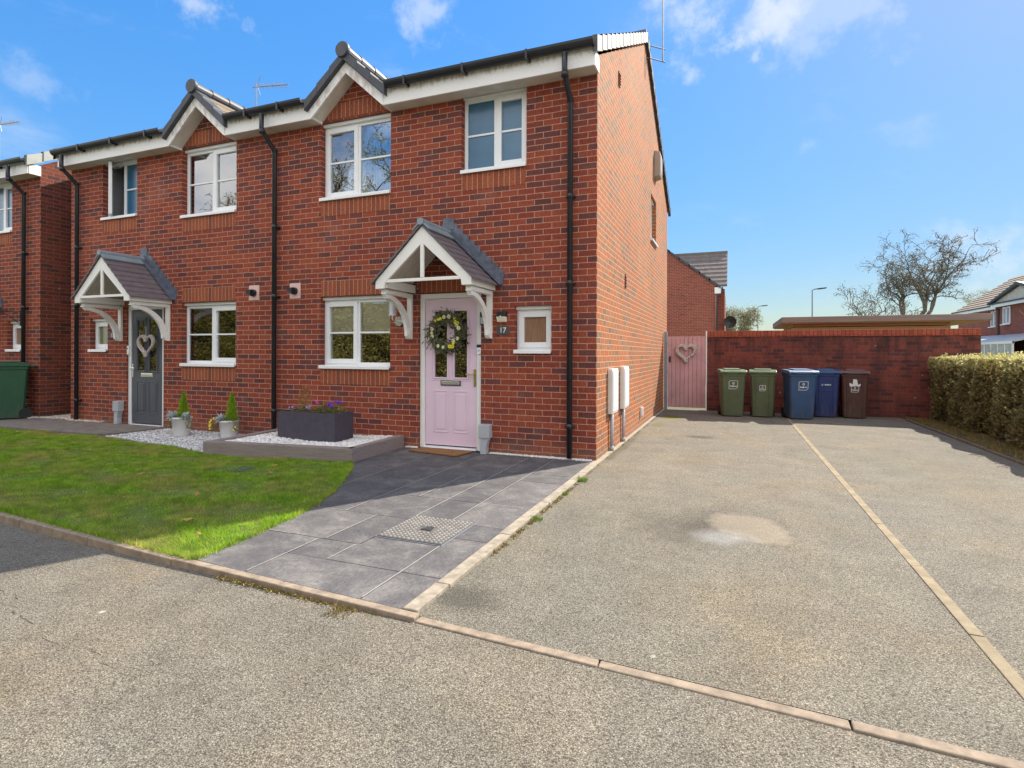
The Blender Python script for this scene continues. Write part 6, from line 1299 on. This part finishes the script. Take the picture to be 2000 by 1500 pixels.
tree('bare_tree', 'slimmer leaning bare tree left of the large one behind the garden room', at(1735, 37), 6.0, 8, 0.18, 'dark_leaf', 3500, 0.042, 'bark_mid', 0.62, 6, 0.26, first=(-0.35, 0, 1))
tree('small_tree', 'small pale bushy tree beyond the wall beside the satellite dish', at(1436, 40), 4.7, 5, 0.14, 'pale_leaf', 16000, 0.045, 'bark_pale', 0.42, 7, 0.10)
tree('bare_tree', 'thin pale bare tree showing left of the distant house roof', at(1925, 70), 9.5, 14, 0.15, 'pale_leaf', 7000, 0.05, 'bark_pale', 0.55, 6, 0.24)
# across the road, behind the viewpoint: what the windows reflect
tree('golden_tree', 'tall tree with golden new leaves across the road', (-14, -24), 15, 31, 0.35, 'gold_leaf', 30000, 0.055, 'bark', 0.6, 7, 0.22)
tree('golden_tree', 'broad tree with sparse golden leaves across the road, right of the taller one', (-3.5, -26), 16, 33, 0.38, 'gold_leaf', 16000, 0.055, 'bark', 0.62, 7, 0.22)
tree('golden_tree', 'bare tree across the road at the far left end', (-24, -22), 14, 35, 0.35, 'gold_leaf', 6000, 0.055, 'bark', 0.62, 7, 0.22)
n = 150000; x = rng.uniform(-30, 12, n); z = 5.2 * rng.uniform(0.01, 1, n) ** 1.15; C = np.c_[x, -13.5 - np.abs(rng.normal(0, 0.6, n)) - 0.4 * np.sin(x * 1.3) - 0.25 * np.sin(z * 3 + x * 2.1), z * (1 + 0.16 * np.sin(x * 0.9) + 0.08 * np.sin(x * 2.7))]
V, F = leaves(C, np.full(n, 0.05), 0.5); t = thing('tall_hedge', 'tall golden hedge across the road facing the houses', 'hedge', (-6, -13.7, 0)); mesh_np('leaves', V, F, 'gold_leaf', t)
b = MB(); b.box(-30, 12, -16.2, -15.0, 0, 3.6); b.build('core', 'hedge_core', t)

# ------------------------------------------------------------------ aerials
def aerial(x, y, z0, z1, ln, dirx, label, n_=9, tilt=0.0):
    t = thing('tv_aerial', label, 'aerial', (x, y, z0)); b = MB(); b.tube([(x, y, z0), (x, y, z1)], 0.016, 8); b.build('mast', 'steel', t)
    b = MB(); zb = z1 - 0.08; b.tube([(x - 0.1 * dirx, y, zb - 0.0), (x + ln * dirx, y, zb - tilt)], 0.010, 6)
    for k in range(n_): u = 0.15 + k * (ln - 0.2) / n_; b.tube([(x + u * dirx, y - 0.13, zb - tilt * u / ln), (x + u * dirx, y + 0.13, zb - tilt * u / ln)], 0.006, 5); b.tube([(x + u * dirx, y, zb - 0.04 - tilt * u / ln), (x + u * dirx, y, zb + 0.04 - tilt * u / ln)], 0.005, 4)
    for s_ in (-1, 1): b.tube([(x + 0.04 * dirx, y, zb), (x + 0.12 * dirx, y, zb + s_ * 0.22)], 0.008, 5)
    b.build('antenna', 'steel', t)
aerial(-8.53, 3.0, 6.55, 7.40, 0.95, 1, 'yagi television aerial on the roof of the left house', tilt=0.12)
aerial(-18.4, 3.0, 6.3, 8.0, 1.0, 1, 'television aerial on the roof at the far left edge', tilt=0.06)
t = thing('tv_aerial', 'tall thin aerial pole bracketed to the gable of the right house', 'aerial', (0.25, 4.6, 7))
b = MB(); b.tube([(0.27, 4.30, 6.85), (0.27, 4.30, 9.2)], 0.014, 8); b.build('mast', 'steel', t)
b = MB(); b.tube([(0.0, 4.1, 7.12), (0.30, 4.40, 7.12)], 0.012, 6); b.tube([(0.0, 4.1, 6.88), (0.30, 4.40, 6.88)], 0.012, 6); b.build('bracket', 'steel', t)
